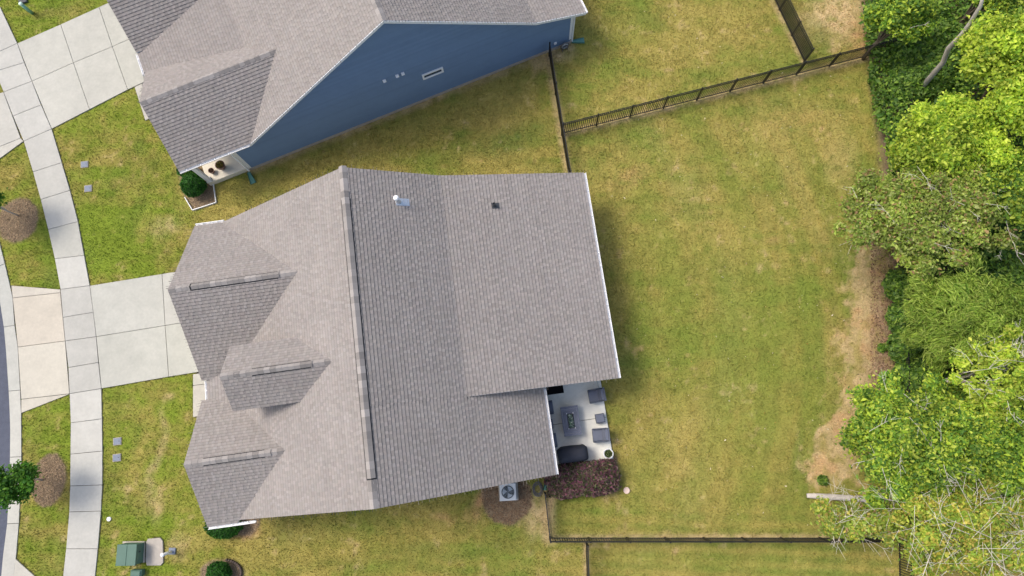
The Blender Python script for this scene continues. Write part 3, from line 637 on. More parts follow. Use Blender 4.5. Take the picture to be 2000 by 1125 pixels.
def clump_points(centres, radii, n, flat=.75, shell=.55):
    w = radii**2; k = rng.choice(len(radii), n, p=w/w.sum()); d = rng.normal(size=(n, 3)); d /= np.linalg.norm(d, axis=1)[:, None]
    r = radii[k]*(shell+(1-shell)*rng.random(n))**.8*rng.uniform(.5, 1.08, n)*(1+.34*np.abs(rng.normal(size=n))*(rng.random(n) < .45)); p = d*r[:, None]; p[:, 2] *= flat
    return centres[k]+p, d, k
def crown(c, R, n, rmin, rmax, lift=.3):
    """clump centres through an ellipsoid, more of them near the outside and the top"""
    out = []; rad = []
    while len(out) < n:
        d = rng.normal(size=3); d /= np.linalg.norm(d)
        if d[2] < -.45: continue
        s_ = rng.uniform(.35, 1.0)**.6; r = rng.uniform(rmin, rmax)
        out.append(np.array(c)+d*np.array(R)*s_*(1+rng.uniform(-.3, .26))); rad.append(r)
    return np.array(out), np.array(rad)
def branches(q, base, mid, tips, r0, seg=6, wob=.15, mi=0):
    base, mid = Vector(base), Vector(mid); q.tube([base, base.lerp(mid, .5)+Vector((random.uniform(-wob, wob), random.uniform(-wob, wob), 0)), mid], [r0, r0*.8, r0*.62], 9, mi)
    for t in tips:
        t = Vector(t); m1 = mid.lerp(t, .35)+Vector((random.uniform(-wob, wob), random.uniform(-wob, wob), random.uniform(0, wob)*1.5)); m2 = mid.lerp(t, .7)+Vector((random.uniform(-wob, wob), random.uniform(-wob, wob), random.uniform(0, wob)*1.5))
        st_ = base.lerp(mid, random.uniform(.55, 1)); q.tube([st_, m1, m2, t], [r0*.38, r0*.26, r0*.16, r0*.05], seg, mi, cap=False)
def tree(name, label, cat, base, c, R, ncl, rcl, nleaf, lsize, pal, group=None, trunk_r=.14, aspect=.55, upbias=.9, flat=.7, bark=None, twigs=0, twig_len=1.0, cl=None, feather=False, tone=.26, fill=.09):
    t = empty(name, (base[0], base[1], 0)); tag(t, label, cat, group)
    o_ = np.array([base[0], base[1], 0]); ctr = np.array(c)-o_
    if cl is None: cc, rr = crown(ctr, R, ncl, *rcl)
    else: cc, rr = cl
    ct = rng.uniform(1-tone, 1+tone, len(rr))*(1+.0*rr)
    pts, d, k = clump_points(cc, rr, nleaf, flat)
    if fill:
        nf = int(nleaf*fill); dd = rng.normal(size=(nf, 3)); dd /= np.linalg.norm(dd, axis=1)[:, None]; dd[:, 2] = np.abs(dd[:, 2]); pts[:nf] = ctr+dd*np.array(R)*(rng.random(nf)**.4*rng.uniform(.7, 1.12, nf))[:, None]; d[:nf] = dd
    nrm = d*.6+rng.normal(size=d.shape)*.55; nrm[:, 2] = np.abs(nrm[:, 2])*.7+upbias
    col = palette(nleaf, pal)*ct[k][:, None]
    direction = None
    if feather:
        ax = rng.normal(size=(len(rr), 3)); ax[:, 2] = -.15; out = cc-np.array([0, 0, cc[:, 2].mean()]); out -= out.mean(0); ax = ax*.35+out/np.linalg.norm(out, axis=1)[:, None]
        direction = ax[k]+rng.normal(size=(nleaf, 3))*.45
    lm = leaf_mesh('crown', pts, nrm, lsize, col, aspect, direction)
    link('crown', lm, leaf_m, t)
    q = MB(); mid = Vector(ctr)*.45; mid.z = max(.5, ctr[2]*.55)
    order = np.argsort(-rr)[:min(len(rr), 26)]
    branches(q, (0, 0, -.1), mid, [cc[i] for i in order], trunk_r)
    q.build('trunk', bark or bark_m, t)
    if twigs:
        q = MB()
        for i in range(twigs):
            j = rng.integers(0, len(rr)); p = Vector(cc[j])+Vector(rng.normal(size=3)*rr[j]*.45); p.z += rr[j]*flat*.75
            a = rng.uniform(0, 6.283); L_ = twig_len*rng.uniform(.5, 1.3); dv_ = Vector((math.cos(a), math.sin(a), rng.uniform(-.05, .25)))
            e = p+dv_*L_; mpt = p.lerp(e, .5)+Vector(rng.normal(size=3)*.08); q.tube([p, mpt, e], [.009, .0065, .0035], 4, cap=False)
            for s_ in range(3):
                b0 = p.lerp(e, rng.uniform(.3, .8)); a2 = a+rng.choice([-1, 1])*rng.uniform(.4, .9); q.tube([b0, b0+Vector((math.cos(a2), math.sin(a2), .15))*L_*rng.uniform(.25, .45)], [.007, .003], 4, cap=False)
        tag(q.build('twigs', twig_m, t), kind='stuff')
    return t
def shrub(name, label, cat, px, py, zc, R, n, size, pal, group=None, aspect=.5, boxy=False, dens=1.0, rz=0):
    b = W2(px, py, zc); t = empty(name, (b[0], b[1], 0), rz); tag(t, label, cat, group)
    d = rng.normal(size=(n, 3)); d /= np.linalg.norm(d, axis=1)[:, None]; d[:, 2] = np.abs(d[:, 2])*rng.choice([1, 1, 1, -.5], n)
    if boxy: p_ = 5.0; d = d/((np.abs(d)**p_).sum(1)**(1/p_))[:, None]
    f = 1+.22*(vnoise(d[:, 0]*3+d[:, 2]*2+50, d[:, 1]*3+50, 1.1, 3)-.5)+.10*(vnoise(d[:, 0]*9+d[:, 2]*4+50, d[:, 1]*9+50, 1, 5)-.5)
    s_ = rng.uniform(.78, 1.04, n)*f; pts = d*np.array(R)*s_[:, None]; pts[:, 2] += zc; pts[:, 2] = np.maximum(pts[:, 2], .03)
    nrm = d+rng.normal(size=d.shape)*.6; nrm[:, 2] += .5
    col = palette(n, pal)*(.8+.4*vnoise(d[:, 0]*2.5+60, d[:, 1]*2.5+60, 1.0, 8))[:, None]
    link('foliage', leaf_mesh('foliage', pts, nrm, size, col, aspect), leaf_m, t)
    q = MB()
    for i in range(14):
        a = rng.uniform(0, 6.283); s1_ = rng.uniform(.3, .75); q.tube([(0, 0, -.03), (R[0]*s1_*.5*math.cos(a), R[1]*s1_*.5*math.sin(a), zc*.6), (R[0]*s1_*math.cos(a), R[1]*s1_*math.sin(a), zc+R[2]*.5)], [.03, .018, .006], 5)
    q.build('stems', bark_m, t); return t

GRN = [(94, 134, 46), (114, 154, 54), (134, 168, 62), (76, 114, 42), (154, 184, 74)]
BRI = [(172, 196, 60), (190, 208, 70), (150, 180, 56), (206, 218, 90), (124, 160, 50), (180, 202, 64)]
OLV = [(160, 180, 80), (180, 194, 98), (140, 162, 68), (192, 200, 122), (176, 146, 100), (152, 174, 74), (122, 148, 60), (166, 188, 80), (172, 188, 86)]
FEA = [(166, 194, 84), (184, 206, 94), (144, 176, 72), (196, 214, 110)]
DRK = [(84, 118, 54), (102, 136, 60), (118, 150, 68), (68, 100, 46), (132, 160, 76)]
YLW = [(176, 190, 72), (200, 204, 88), (148, 172, 64), (208, 196, 92), (128, 158, 60), (190, 172, 84), (160, 182, 72), (140, 170, 62)]
G_T = 'woodland trees along the right side'
def woods(label, px, py, zc, R, ncl, rcl, nleaf, ls, pal, **kw):
    c = W(px, py, zc); base = kw.pop('base', None) or (c[0]+rng.uniform(-.3, .3), c[1]+rng.uniform(-.3, .3))
    return tree('tree', label, 'tree', base, c, R, ncl, rcl, nleaf, ls, pal, G_T, trunk_r=kw.pop('trunk_r', .17), **kw)
woods('tall bright yellow green tree in the upper right corner', 2005, 150, 6.5, (2.1, 2.6, 1.8), 60, (.4, .85), 34000, .16, BRI)
woods('bright yellow green tree left of the tallest one, bulging over the fence', 1850, 275, 5.0, (2.35, 1.8, 1.4), 64, (.35, .75), 34000, .15, BRI)
woods('green tree at the top edge above the dark leaning trunk', 1765, 25, 3.6, (1.3, 1.4, 1.1), 26, (.3, .65), 12000, .15, GRN+BRI[:2], trunk_r=.1, twigs=6)
woods('yellow green tree at the top right beyond the leaning trunk', 1965, -30, 5.0, (1.5, 1.3, 1.3), 24, (.35, .7), 12000, .16, BRI+GRN)
woods('olive tree with brown leaves and bare twigs leaning over the lawn', 1812, 415, 4.6, (3.25, 2.4, 1.1), 110, (.3, .62), 44000, .14, OLV, twigs=48, twig_len=1.3, base=W2(1830, 470))
woods('bright green tree on the right edge above the brown gap', 1985, 370, 5.0, (1.7, 1.6, 1.4), 30, (.35, .7), 15000, .15, BRI+GRN)
woods('feathery green tree with fine drooping sprays', 1900, 630, 4.0, (3.0, 2.2, 1.1), 150, (.25, .5), 60000, .26, FEA, aspect=.11, feather=True, tone=.12, flat=.45)
woods('sparse yellow green sapling with pale branches showing at right edge', 1945, 740, 5.2, (1.8, 1.9, 1.0), 40, (.2, .4), 9000, .14, YLW[:3]+BRI, bark=twig_m, twigs=30, twig_len=1.1, trunk_r=.09)
woods('broad dense green tree reaching over the dry strip', 1805, 860, 4.2, (3.05, 2.25, 1.3), 110, (.32, .68), 52000, .14, GRN+BRI[:4], twigs=30)
woods('dense green tree on the right edge below the sapling', 1975, 880, 4.4, (1.5, 1.6, 1.2), 30, (.35, .7), 14000, .14, GRN+BRI[:3])
woods('yellowing tree with bare white twigs in the lower right corner', 1880, 1035, 4.0, (3.3, 1.7, 1.0), 90, (.26, .55), 30000, .135, YLW, bark=twig_m, twigs=90, twig_len=1.9, base=W2(1890, 985))
woods('yellowing small tree over the fence end at the bottom', 1685, 1018, 2.6, (2.05, .72, .8), 44, (.25, .45), 16000, .13, YLW+OLV, bark=twig_m, twigs=30, twig_len=1.3, trunk_r=.08)
# undergrowth along and beyond the fence: one mass
pts = []; cols = []; n = 90000
ux = rng.uniform(0, 1, n); uy = rng.uniform(-5, 25, n); x0w = W2(1752, 600)[0]; xx = x0w-.3*(uy > 9)+.05+ux**1.1*(31-x0w); hh = np.clip(fbm(xx, uy, .45, 3, 81)*3.8-.6+.3*np.clip(xx-x0w, 0, 3), .1, 3.0)
gap = np.clip(1.5*np.hypot((xx-W2(2000, 500)[0])/1.8, (uy-W2(2000, 500)[1])/1.2)-.5, 0, 1); hh *= gap; kp = rng.random(n) < (.15+.85*gap); xx, uy, hh = xx[kp], uy[kp], hh[kp]; n = len(xx)
pz = hh*rng.uniform(.45, 1.0, n); nr = rng.normal(size=(n, 3))*.6; nr[:, 2] = np.abs(nr[:, 2])+.8
cu = palette(n, DRK+GRN)*(.75+.5*fbm(xx, uy, .8, 3, 83))[:, None]
o = link('undergrowth', leaf_mesh('undergrowth', np.stack([xx, uy, pz], 1), nr, .19, cu, .6), leaf_m); tag(o, 'dark green undergrowth and vines on the woodland floor beyond the fence', 'undergrowth', kind='stuff')
for px, py, s_, lab in ((1765, 560, .8, 'broad leaved shrub at the fence below the olive tree'), (1770, 680, .75, 'dark leafy shrub at the fence beside the feathery tree'), (1785, 735, .8, 'dark leafy shrub between the feathery tree and broad green tree'), (1805, 165, .9, 'dark green shrub in front of the grey leaning trunk'), (1782, 112, .95, 'small leafy shrub at the corner where two fences meet'), (1778, 165, 1.0, 'bright leafy shrub just inside the woods below the fence corner'), (1830, 145, 1.15, 'bushy green shrub at the foot of the grey leaning trunk'), (1825, 70, 1.1, 'green shrub between the top tree and the leaning trunk'), (1770, 625, .8, 'leafy shrub at the fence left of the feathery tree'), (1815, 750, 1.0, 'green shrub in the hollow under the feathery tree'), (1960, 545, 1.0, 'green shrub right of the brown gap above the feathery tree'), (1607, 938, .17, 'small dark shrub at the tip of the fallen log'), (1950, 480, .9, 'dark green shrub beside the brown gap in the woods')):
    shrub('shrub', lab, 'shrub', px, py, s_*.9, (s_*1.1, s_*1.1, s_*.9), int(4200*s_), .18, GRN+DRK, 'shrubs along the woods', aspect=.6)
shrub('weed', 'small bright green weed on the dry strip by the fence', 'weed', 1723, 679, .12, (.22, .22, .18), 260, .11, GRN, aspect=.5)
# leaning dead trunk and fallen log
grey_m = mat('weathered_wood', s2l((186, 178, 168)), .9, .2, noise=[(3, .2), (30, .2)], bump=(20, .6))
a = W(1842, 122, 3.0); q = MB(); q.tube([(a[0]-.3, a[1]-.8, -.1), a, W(1852, 95, 4.4), W(1878, 68, 5.6), W(1895, 45, 6.4), W(1915, 12, 7.4), W(1925, -25, 8.2)], [.14, .12, .11, .10, .09, .075, .05], 10)
q.tube([W(1895, 45, 6.4), W(1925, 38, 7.0)], [.05, .015], 6)
o = q.build('dead_trunk', grey_m); tag(o, 'bare grey leaning trunk among the trees at upper right', 'trunk')
q = MB(); q.tube([W(1576, 968, .14), W(1600, 969, .15), W(1680, 974, .16), W(1760, 985, .18), W(1870, 1003, .2), W(1990, 1014, .22)], [.10, .13, .14, .16, .18, .19], 10)
o = q.build('fallen_log', grey_m); tag(o, 'pale grey fallen log poking out of the woods onto the lawn', 'log')
# street trees
def street(px, py, zc, R, lab, base, n):
    c = W(px, py, zc); return tree('tree', lab, 'tree', W2(*base), c, R, 22, (.28, .5), n, .13, [(70, 124, 34), (92, 144, 40), (58, 104, 30), (112, 158, 48)], 'young street trees in mulch rings', trunk_r=.045, bark=grey_m)
street(28, 941, 2.3, (.85, .95, .8), 'young green street tree beside the lower mulch ring', (82, 938), 5600)
street(-42, 385, 2.5, (.8, .9, .8), 'young green street tree cut by the left edge', (36, 421), 5000)
# clipped shrubs
BUX = [(44, 96, 28), (58, 116, 34), (72, 134, 42), (34, 78, 24)]
shrub('bush', 'round clipped green bush in the bed by the blue house porch', 'bush', 379, 362, .55, (.62, .62, .6), 7000, .085, BUX, 'foundation bushes')
shrub('bush', 'leafy green shrub tucked under the porch eave of blue house', 'bush', 366, 334, .35, (.5, .35, .35), 2600, .11, BUX+GRN[:2], 'foundation bushes')
shrub('bush', 'dark green bush under the lower front gutter', 'bush', 437, 1028, .4, (.85, .55, .45), 5200, .085, BUX, 'foundation bushes')
shrub('bush', 'round green bush cut by the bottom edge', 'bush', 428, 1119, .35, (.55, .5, .42), 4200, .085, BUX, 'foundation bushes')
shrub('hedge', 'purple red leaved hedge along the end of the patio', 'hedge', 1138, 935, .42, (1.58, .72, .46), 9000, .17, [(150, 96, 110), (136, 104, 104), (114, 122, 78), (168, 116, 128), (118, 86, 96), (146, 128, 104), (104, 98, 84), (160, 132, 124), (120, 128, 84), (96, 104, 70)], aspect=.34, boxy=True, rz=.12)
# mulch chips
chip_m = mat('mulch_chip', (1, 1, 1), .9, .15, attr='Col')
def chips(poly, n, label, pal, size=.07):
    xs = [p[0] for p in poly]; ys = [p[1] for p in poly]; px = rng.uniform(min(xs), max(xs), n); py = rng.uniform(min(ys), max(ys), n); k = inpoly(px, py, poly); px, py = px[k], py[k]; n = len(px)
    pts = np.stack([px, py, rng.uniform(-.01, .035, n)], 1); nr = rng.normal(size=(n, 3))*.35; nr[:, 2] = 1
    o = link('mulch', leaf_mesh('mulch', pts, nr, size, palette(n, pal, .25), .3, bend=.02), chip_m); tag(o, label, 'mulch', kind='stuff')
PM = [(158, 136, 110), (134, 114, 92), (176, 152, 124), (120, 102, 84), (166, 142, 110)]
for k, lab, n in (('street1', 'brown mulch ring round the street tree at left edge', 3600), ('street2', 'brown mulch ring under the lower street tree', 3600), ('ac', 'brown mulch circle round the air conditioner', 4200), ('porch', 'dark mulch in the bed by the blue house porch', 2200), ('corner', 'mulch under the lower front gutter', 1600), ('bottom', 'mulch round the bush at the bottom edge', 1400), ('hedge', 'brown mulch under the purple hedge', 4000)):
    chips(mulch_polys[k], n, lab, PM if k != 'ac' else [(140, 112, 86), (118, 94, 76), (156, 128, 98), (106, 86, 70)])
chips(PL([(1700, 470), (1748, 470), (1748, 770), (1700, 810)]), 3500, 'fallen brown leaves along the woodland fence', [(150, 120, 96), (124, 96, 78), (170, 140, 116), (96, 76, 62)], .1)
chips(PL([(1752, 100), (2080, 100), (2080, 1050), (1752, 1050)]), 12000, 'brown leaf litter on the woodland floor', [(140, 112, 90), (114, 88, 72), (156, 128, 108), (96, 76, 62)], .13)

chips([(4, -5), (19, -5), (19, 22), (4, 22)], 420, 'pale fallen leaves scattered over the back lawn', [(214, 200, 160), (200, 170, 110), (224, 214, 190), (190, 150, 80)], .075)
# ------------------------------------------------------------------ patio furniture
wick_m = mat('dark_wicker', s2l((86, 91, 102)), .6, .35, noise=[(40, .15)], bump=(80, .6))
cush_m = mat('slate_cushion', s2l((104, 109, 122)), .85, .2, noise=[(3, .06), (90, .08)], bump=(120, .3))
PZ = .1
def chair(px, py, face, label, dark=False):
    b = W2(px, py, .5); t = empty('patio_chair', (b[0], b[1], PZ), HR_+face); tag(t, label, 'chair', 'patio chairs round the fire table')
    for x_ in (-.27, .27):
        for y_ in (-.27, .27): MB().box((x_, y_, .12), (.05, .05, .24), bev=.005).build('leg', wick_m, t)
    MB().box((0, 0, .28), (.64, .62, .10), bev=.015).build('seat_frame', wick_m, t)
    MB().box((.05, 0, .39), (.54, .52, .12), bev=.03).build('seat_cushion', cush_m, t)
    V = [(-.22, -.31, .33), (-.22, .31, .33), (-.36, .31, .80), (-.36, -.31, .80), (-.30, -.31, .33), (-.30, .31, .33), (-.43, .31, .80), (-.43, -.31, .80)]
    pydata('backrest', V, [(0, 1, 2, 3), (7, 6, 5, 4), (3, 2, 6, 7), (0, 3, 7, 4), (1, 5, 6, 2), (0, 4, 5, 1)], wick_m, t)
    V = [(-.12, -.25, .46), (-.12, .25, .46), (-.25, .25, .78), (-.25, -.25, .78), (-.22, -.25, .46), (-.22, .25, .46), (-.35, .25, .78), (-.35, -.25, .78)]
    pydata('back_cushion', V, [(0, 1, 2, 3), (7, 6, 5, 4), (3, 2, 6, 7), (0, 3, 7, 4), (1, 5, 6, 2), (0, 4, 5, 1)], cush_m, t)
    for s_ in (-1, 1): MB().box((.0, s_*.295, .57), (.62, .055, .05), bev=.012).box((.27, s_*.295, .42), (.05, .05, .26)).build('armrest', wick_m, t)
chair(1163, 773, math.pi+.03, 'slate patio chair at the upper right corner of the patio')
chair(1171, 850, math.pi-.06, 'slate patio chair on the right, nearest the white planter')
chair(1067, 797, .0, 'slate patio chair half under the eave nearest the door mat')
chair(1074, 861, .0, 'slate patio chair half under the eave nearest the grill')
def ottoman(px, py, label, rz=0):
    b = W2(px, py, .4); t = empty('ottoman', (b[0], b[1], PZ), HR_+rz); tag(t, label, 'ottoman', 'patio ottomans')
    for x_ in (-.17, .17):
        for y_ in (-.17, .17): MB().box((x_, y_, .1), (.045, .045, .2)).build('leg', wick_m, t)
    MB().box((0, 0, .25), (.43, .43, .12), bev=.012).build('frame', wick_m, t); MB().box((0, 0, .35), (.40, .40, .09), bev=.03).build('cushion', cush_m, t)
ottoman(1172, 817, 'square slate ottoman between the two right patio chairs', .03); ottoman(1071, 829, 'square slate ottoman half under the eave by the fire table')
b = W2(1115, 822, .6); ft = empty('fire_table', (b[0], b[1], PZ), HR_); tag(ft, 'rectangular slate grey fire table with glass filled burner on the patio', 'table')
MB().box((0, 0, .26), (.62, 1.12, .5), bev=.01).build('base', wick_m, ft)
slat_m = mat('grey_slat', s2l((108, 112, 126)), .6, .35, noise=[(6, .06), (60, .05)])
bx, by = .83, 1.36; hx, hy = .20, .52
rings = [(.415, .68), (.355, .565), (.295, .45), (.235, .365), (.16, .335)]
for i in range(len(rings)-1):
    (x0_, y0_), (x1_, y1_) = rings[i], rings[i+1]
    for s_ in (-1, 1):
        w_ = y0_-y1_-.008; MB().box((0, s_*(y0_+y1_)/2, .535+.002*i), (2*x0_-.004, w_, .045), bev=.006).build('slat', slat_m, ft)
        w_ = x0_-x1_-.008; MB().box((s_*(x0_+x1_)/2, 0, .535+.002*i), (w_, 2*y1_-.004, .045), bev=.006).build('slat', slat_m, ft)
br_ = MB().box((0, 0, .545), (.25, .64, .04), bev=.006).build('burner_tray', black_m, ft)
gl_m = mat('burner_glass', (1, 1, 1), .15, .6, attr='Col'); n = 420
pts = np.stack([rng.uniform(-.10, .10, n), rng.uniform(-.29, .29, n), rng.uniform(.565, .59, n)], 1); nr = rng.normal(size=(n, 3)); nr[:, 2] = abs(nr[:, 2])+.4
o = link('fire_glass', leaf_mesh('fire_glass', pts, nr, .045, palette(n, [(150, 170, 160), (96, 124, 112), (190, 200, 192), (70, 92, 84), (120, 150, 120)]), .8), gl_m, br_); tag(o, kind='stuff')
km = MB().lathe([(.022, 0), (.022, .03), (.015, .035)], seg=12).mesh('corner_knob', white_m)
for x_ in (-.15, .15):
    for y_ in (-.345, .345): link('corner_knob', km, None, ft, loc=(x_, y_, .555))
# grill under a black cover
b = W2(1120, 888, 1.0); gr_ = empty('covered_grill', (b[0], b[1], PZ), HR_); tag(gr_, 'barbecue grill under a fitted black cover at the patio end', 'grill')
cov_m = mat('grill_cover', s2l((42, 45, 54)), .7, .3, noise=[(5, .15)], bump=(7, .7))
prof = [(.0, 1.0, 1.0), (.55, .97, .95), (.8, .97, .93), (.9, .93, .88), (1.0, .82, .72), (1.06, .66, .5), (1.09, .4, .25)]
V = []; nn = 28
for (z_, fx, fy) in prof:
    for i in range(nn):
        a = 2*math.pi*i/nn; e = .32; cx_ = math.copysign(abs(math.cos(a))**e, math.cos(a))*.70*fx; cy_ = math.copysign(abs(math.sin(a))**e, math.sin(a))*.36*fy
        if cy_ > 0: cy_ *= 1+.14*(1-(cx_/.7)**2)
        V.append((cx_+.012*math.sin(i*2.3)*(1-z_), cy_+.02*math.sin(i*1.7)*(1-z_), .02+z_))
Fc = [(k*nn+i, k*nn+(i+1) % nn, (k+1)*nn+(i+1) % nn, (k+1)*nn+i) for k in range(len(prof)-1) for i in range(nn)]+[tuple(range((len(prof)-1)*nn, len(prof)*nn))]
pydata('cover', V, Fc, cov_m, gr_, smooth=True)
for x_ in (-.6, .6): MB().torus((x_, -.30, .07), .06, .022, 18, 6, 'x').build('wheel', black_m, gr_)
b = W2(1084, 760, .12); o = MB().box((0, 0, .006), (.80, .46, .014), bev=.005).build('doormat', mat('black_mat', (.008, .008, .009), .95, .1, bump=(90, .6)), loc=(b[0], b[1], PZ+.003), rot=(0, 0, HR_)); tag(o, 'black door mat on the patio by the house corner', 'doormat')
b = W2(1188, 886, .45); pl = empty('planter', (b[0], b[1], PZ)); tag(pl, 'round white planter with small green plant at the patio corner', 'planter')
MB().lathe([(.15, 0), (.19, .2), (.225, .40), (.235, .42), (.215, .43), (.185, .40), (.18, .35)], seg=32).build('pot', white_m, pl)
n = 500; a = rng.uniform(0, 6.283, n); r_ = np.sqrt(rng.random(n))*.17; pts = np.stack([r_*np.cos(a), r_*np.sin(a), .38+rng.uniform(0, .08, n)], 1); nr = rng.normal(size=(n, 3))*.5; nr[:, 2] = 1
link('plant', leaf_mesh('plant', pts, nr, .06, palette(n, [(104, 118, 66), (80, 98, 50), (132, 142, 92), (60, 72, 40)]), .45), leaf_m, pl)
q = MB(); p0 = Vector(W(1170, 757, .12)); q.tube([p0, p0+Vector((-.1, .1, .5)), p0+Vector((-.2, .28, .9)), p0+Vector((-.1, .5, 1.1)), p0+Vector((.12, .58, 1.05)), p0+Vector((.25, .5, .9))], .012, 6); q.tube([p0+Vector((.25, .5, .9)), p0+Vector((.25, .45, .0))], .01, 6)
o = q.build('plant_hook', mat('green_metal', s2l((110, 130, 120)), .5, .4)); tag(o, 'thin arched metal hook behind the upper right patio chair', 'hook')

# ------------------------------------------------------------------ yard equipment
b = W2(992, 961, .75); ac = empty('air_conditioner', (b[0], b[1], 0), HR_-.08); tag(ac, 'square grey air conditioner unit with round fan grille by the house', 'air conditioner')
acm = mat('ac_paint', s2l((196, 200, 202)), .5, .4, noise=[(4, .04)]); dk = mat('ac_coil', s2l((60, 66, 70)), .7, .3)
MB().box((0, 0, .03), (.9, .9, .08), bev=.01).build('base_pad', found_m, ac)
MB().box((0, 0, .40), (.70, .70, .66), bev=.02).build('coil', dk, ac)
MB().box((0, 0, .745), (.75, .75, .05), bev=.02).build('top_panel', acm, ac)
for x_ in (-.35, .35):
    for y_ in (-.35, .35): MB().box((x_, y_, .40), (.05, .05, .66), bev=.01).build('corner_post', acm, ac)
MB().lathe([(.29, 0), (.29, .006)], (0, 0, .771), 36).build('fan_opening', dk, ac)
fm = mat('fan_blade_metal', s2l((150, 160, 168)), .4, .5)
for i in range(3):
    a = i*2.094+.4; V = [(.05*math.cos(a), .05*math.sin(a), .784)]
    for k in range(7): w_ = a+k*.19; V.append((.25*math.cos(w_), .25*math.sin(w_), .782+.004*k))
    V = V+[(x_, y_, z_+.006) for x_, y_, z_ in V]; pydata('fan_blade', V, [tuple(range(8)), tuple(range(15, 7, -1))]+[(i_, i_+8, (i_+1) % 8+8, (i_+1) % 8) for i_ in range(8)], fm, ac)
q = MB()
for R_ in (.06, .12, .18, .24, .29): q.torus((0, 0, .815-.02*(R_/.29)), R_, .004, 32, 5)
for i in range(8): a = i*math.pi/4; q.tube([(0, 0, .82), (.29*math.cos(a), .29*math.sin(a), .795)], .004, 5)
q.build('fan_grille', fm, ac)
hose_m = mat('grey_hose', s2l((104, 102, 102)), .5, .4)
c = W2(1050, 955, .05); q = MB(); pts = []
for i in range(160):
    w_ = i*.32; R_ = .17+.12*abs(math.sin(i*.021))+.02*math.sin(i*.7); pts.append((R_*math.cos(w_)*.8+.02*math.sin(i*.11), R_*math.sin(w_)*1.1, .015+.11*i/160))
pts += [(.05, .35, .12), (-.05, .6, .2), (.0, .8, .35)]
q.tube(pts, .012, 6); o = q.build('garden_hose', hose_m, loc=(c[0], c[1], 0)); tag(o, 'coiled grey garden hose on the ground by the house corner', 'hose')
grn_m = mat('green_plastic', s2l((74, 122, 112)), .5, .4, noise=[(5, .08)])
def splash(px0, py0, px1, py1, label):
    a = Vector((*W2(px0, py0, .05), 0)); b = Vector((*W2(px1, py1, .03), 0)); d = b-a; L_ = d.length; t = MB()
    V = []
    for e, w_, z_ in ((0, .07, .10), (L_*.3, .09, .07), (L_, .15, .045)):
        V += [(e, -w_, z_+.05), (e, -w_*.8, z_), (e, w_*.8, z_), (e, w_, z_+.05), (e, w_+.01, z_-.04), (e, -w_-.01, z_-.04)]
    Fc = [(k*6+i, k*6+(i+1) % 6, k*6+6+(i+1) % 6, k*6+6+i) for k in range(2) for i in range(6)]+[tuple(range(6)), tuple(range(17, 11, -1))]
    o = pydata('splash_block', V, Fc, grn_m, None, loc=a, rot=(0, 0, math.atan2(d.y, d.x))); tag(o, label, 'splash block', 'green downspout splash blocks')
splash(486, 337, 495, 358, 'green splash block under the blue house porch downspout'); splash(1116, 82, 1141, 79, 'green splash block at the rear corner of blue house'); splash(1068, 934, 1067, 958, 'green splash block beside the purple hedge')
b = BH(17.58, -.22); hr_ = empty('hose_reel', (b[0], b[1], 0), BR_); tag(hr_, 'round grey hose reel standing against the blue wall', 'hose reel')
MB().torus((0, 0, .34), .22, .035, 30, 8, 'x').build('reel_rim', hose_m, hr_)
for i in range(4): MB().torus((0, -.06+.035*i, .34), .16+.012*(i % 2), .018, 26, 6, 'x').build('hose_turn', mat('pale_hose', s2l((170, 172, 170)), .5, .4), hr_)
q = MB(); [q.tube([(0, -.02, .34), (.22*math.cos(i*1.047), -.02, .34+.22*math.sin(i*1.047))], .01, 5) for i in range(6)]; q.build('spokes', black_m, hr_)
MB().box((-.14, 0, .17), (.03, .2, .34)).box((.14, 0, .17), (.03, .2, .34)).build('stand', hose_m, hr_)
# utilities in the front lawn
gtr = mat('transformer_green', s2l((82, 112, 98)), .55, .35, noise=[(2, .06), (30, .04)])
o = MB().prism(tpad_poly, -.05, .08, .01).build('transformer_pad', conc); o.color = (.95, .88, .82, 1); tag(o, 'concrete pad under the green transformer box', 'pad', kind='structure')
c = W2(263, 1079, .08); tf = empty('transformer', (c[0], c[1], .08), W and .02); tag(tf, 'green metal electrical transformer box on the front lawn', 'transformer')
pydata('cabinet', [(-.42, -.44, 0), (.42, -.44, 0), (.42, .44, 0), (-.42, .44, 0), (-.42, -.44, .62), (.42, -.44, .62), (.42, .44, .62), (-.42, .44, .62)], [(3, 2, 1, 0), (4, 5, 6, 7), (0, 1, 5, 4), (1, 2, 6, 5), (2, 3, 7, 6), (3, 0, 4, 7)], gtr, tf)
V = []
MB().box((-.22, 0, .655), (.46, .92, .06), bev=.012).build('lid', gtr, tf); MB().box((.235, 0, .655), (.44, .92, .06), bev=.012).build('lid', gtr, tf)
MB().box((.43, .1, .35), (.02, .06, .12)).build('handle', lead_m, tf)
lid_m = mat('meter_lid', s2l((120, 128, 142)), .6, .3, noise=[(20, .15)])
for px, py, lab in ((165, 321, 'grey meter box lid in the grass, upper one by the blue driveway'), (172, 368, 'grey meter box lid in the grass, lower one by the blue driveway'), (229, 862, 'grey meter box lid in the lower front lawn, nearer the driveway'), (228, 894, 'grey meter box lid in the lower front lawn, farther from the driveway')):
    b = W2(px, py, .02); t = empty('meter_box', (b[0], b[1], 0), .12); tag(t, lab, 'meter box', 'meter box lids in the front lawns')
    MB().box((0, 0, .0), (.40, .36, .06), bev=.01).build('rim', found_m, t); l_ = MB().box((0, 0, .025), (.35, .31, .035), bev=.008).build('lid', lid_m, t); MB().box((.1, 0, .045), (.05, .03, .008)).build('finger_hole', lead_m, l_)
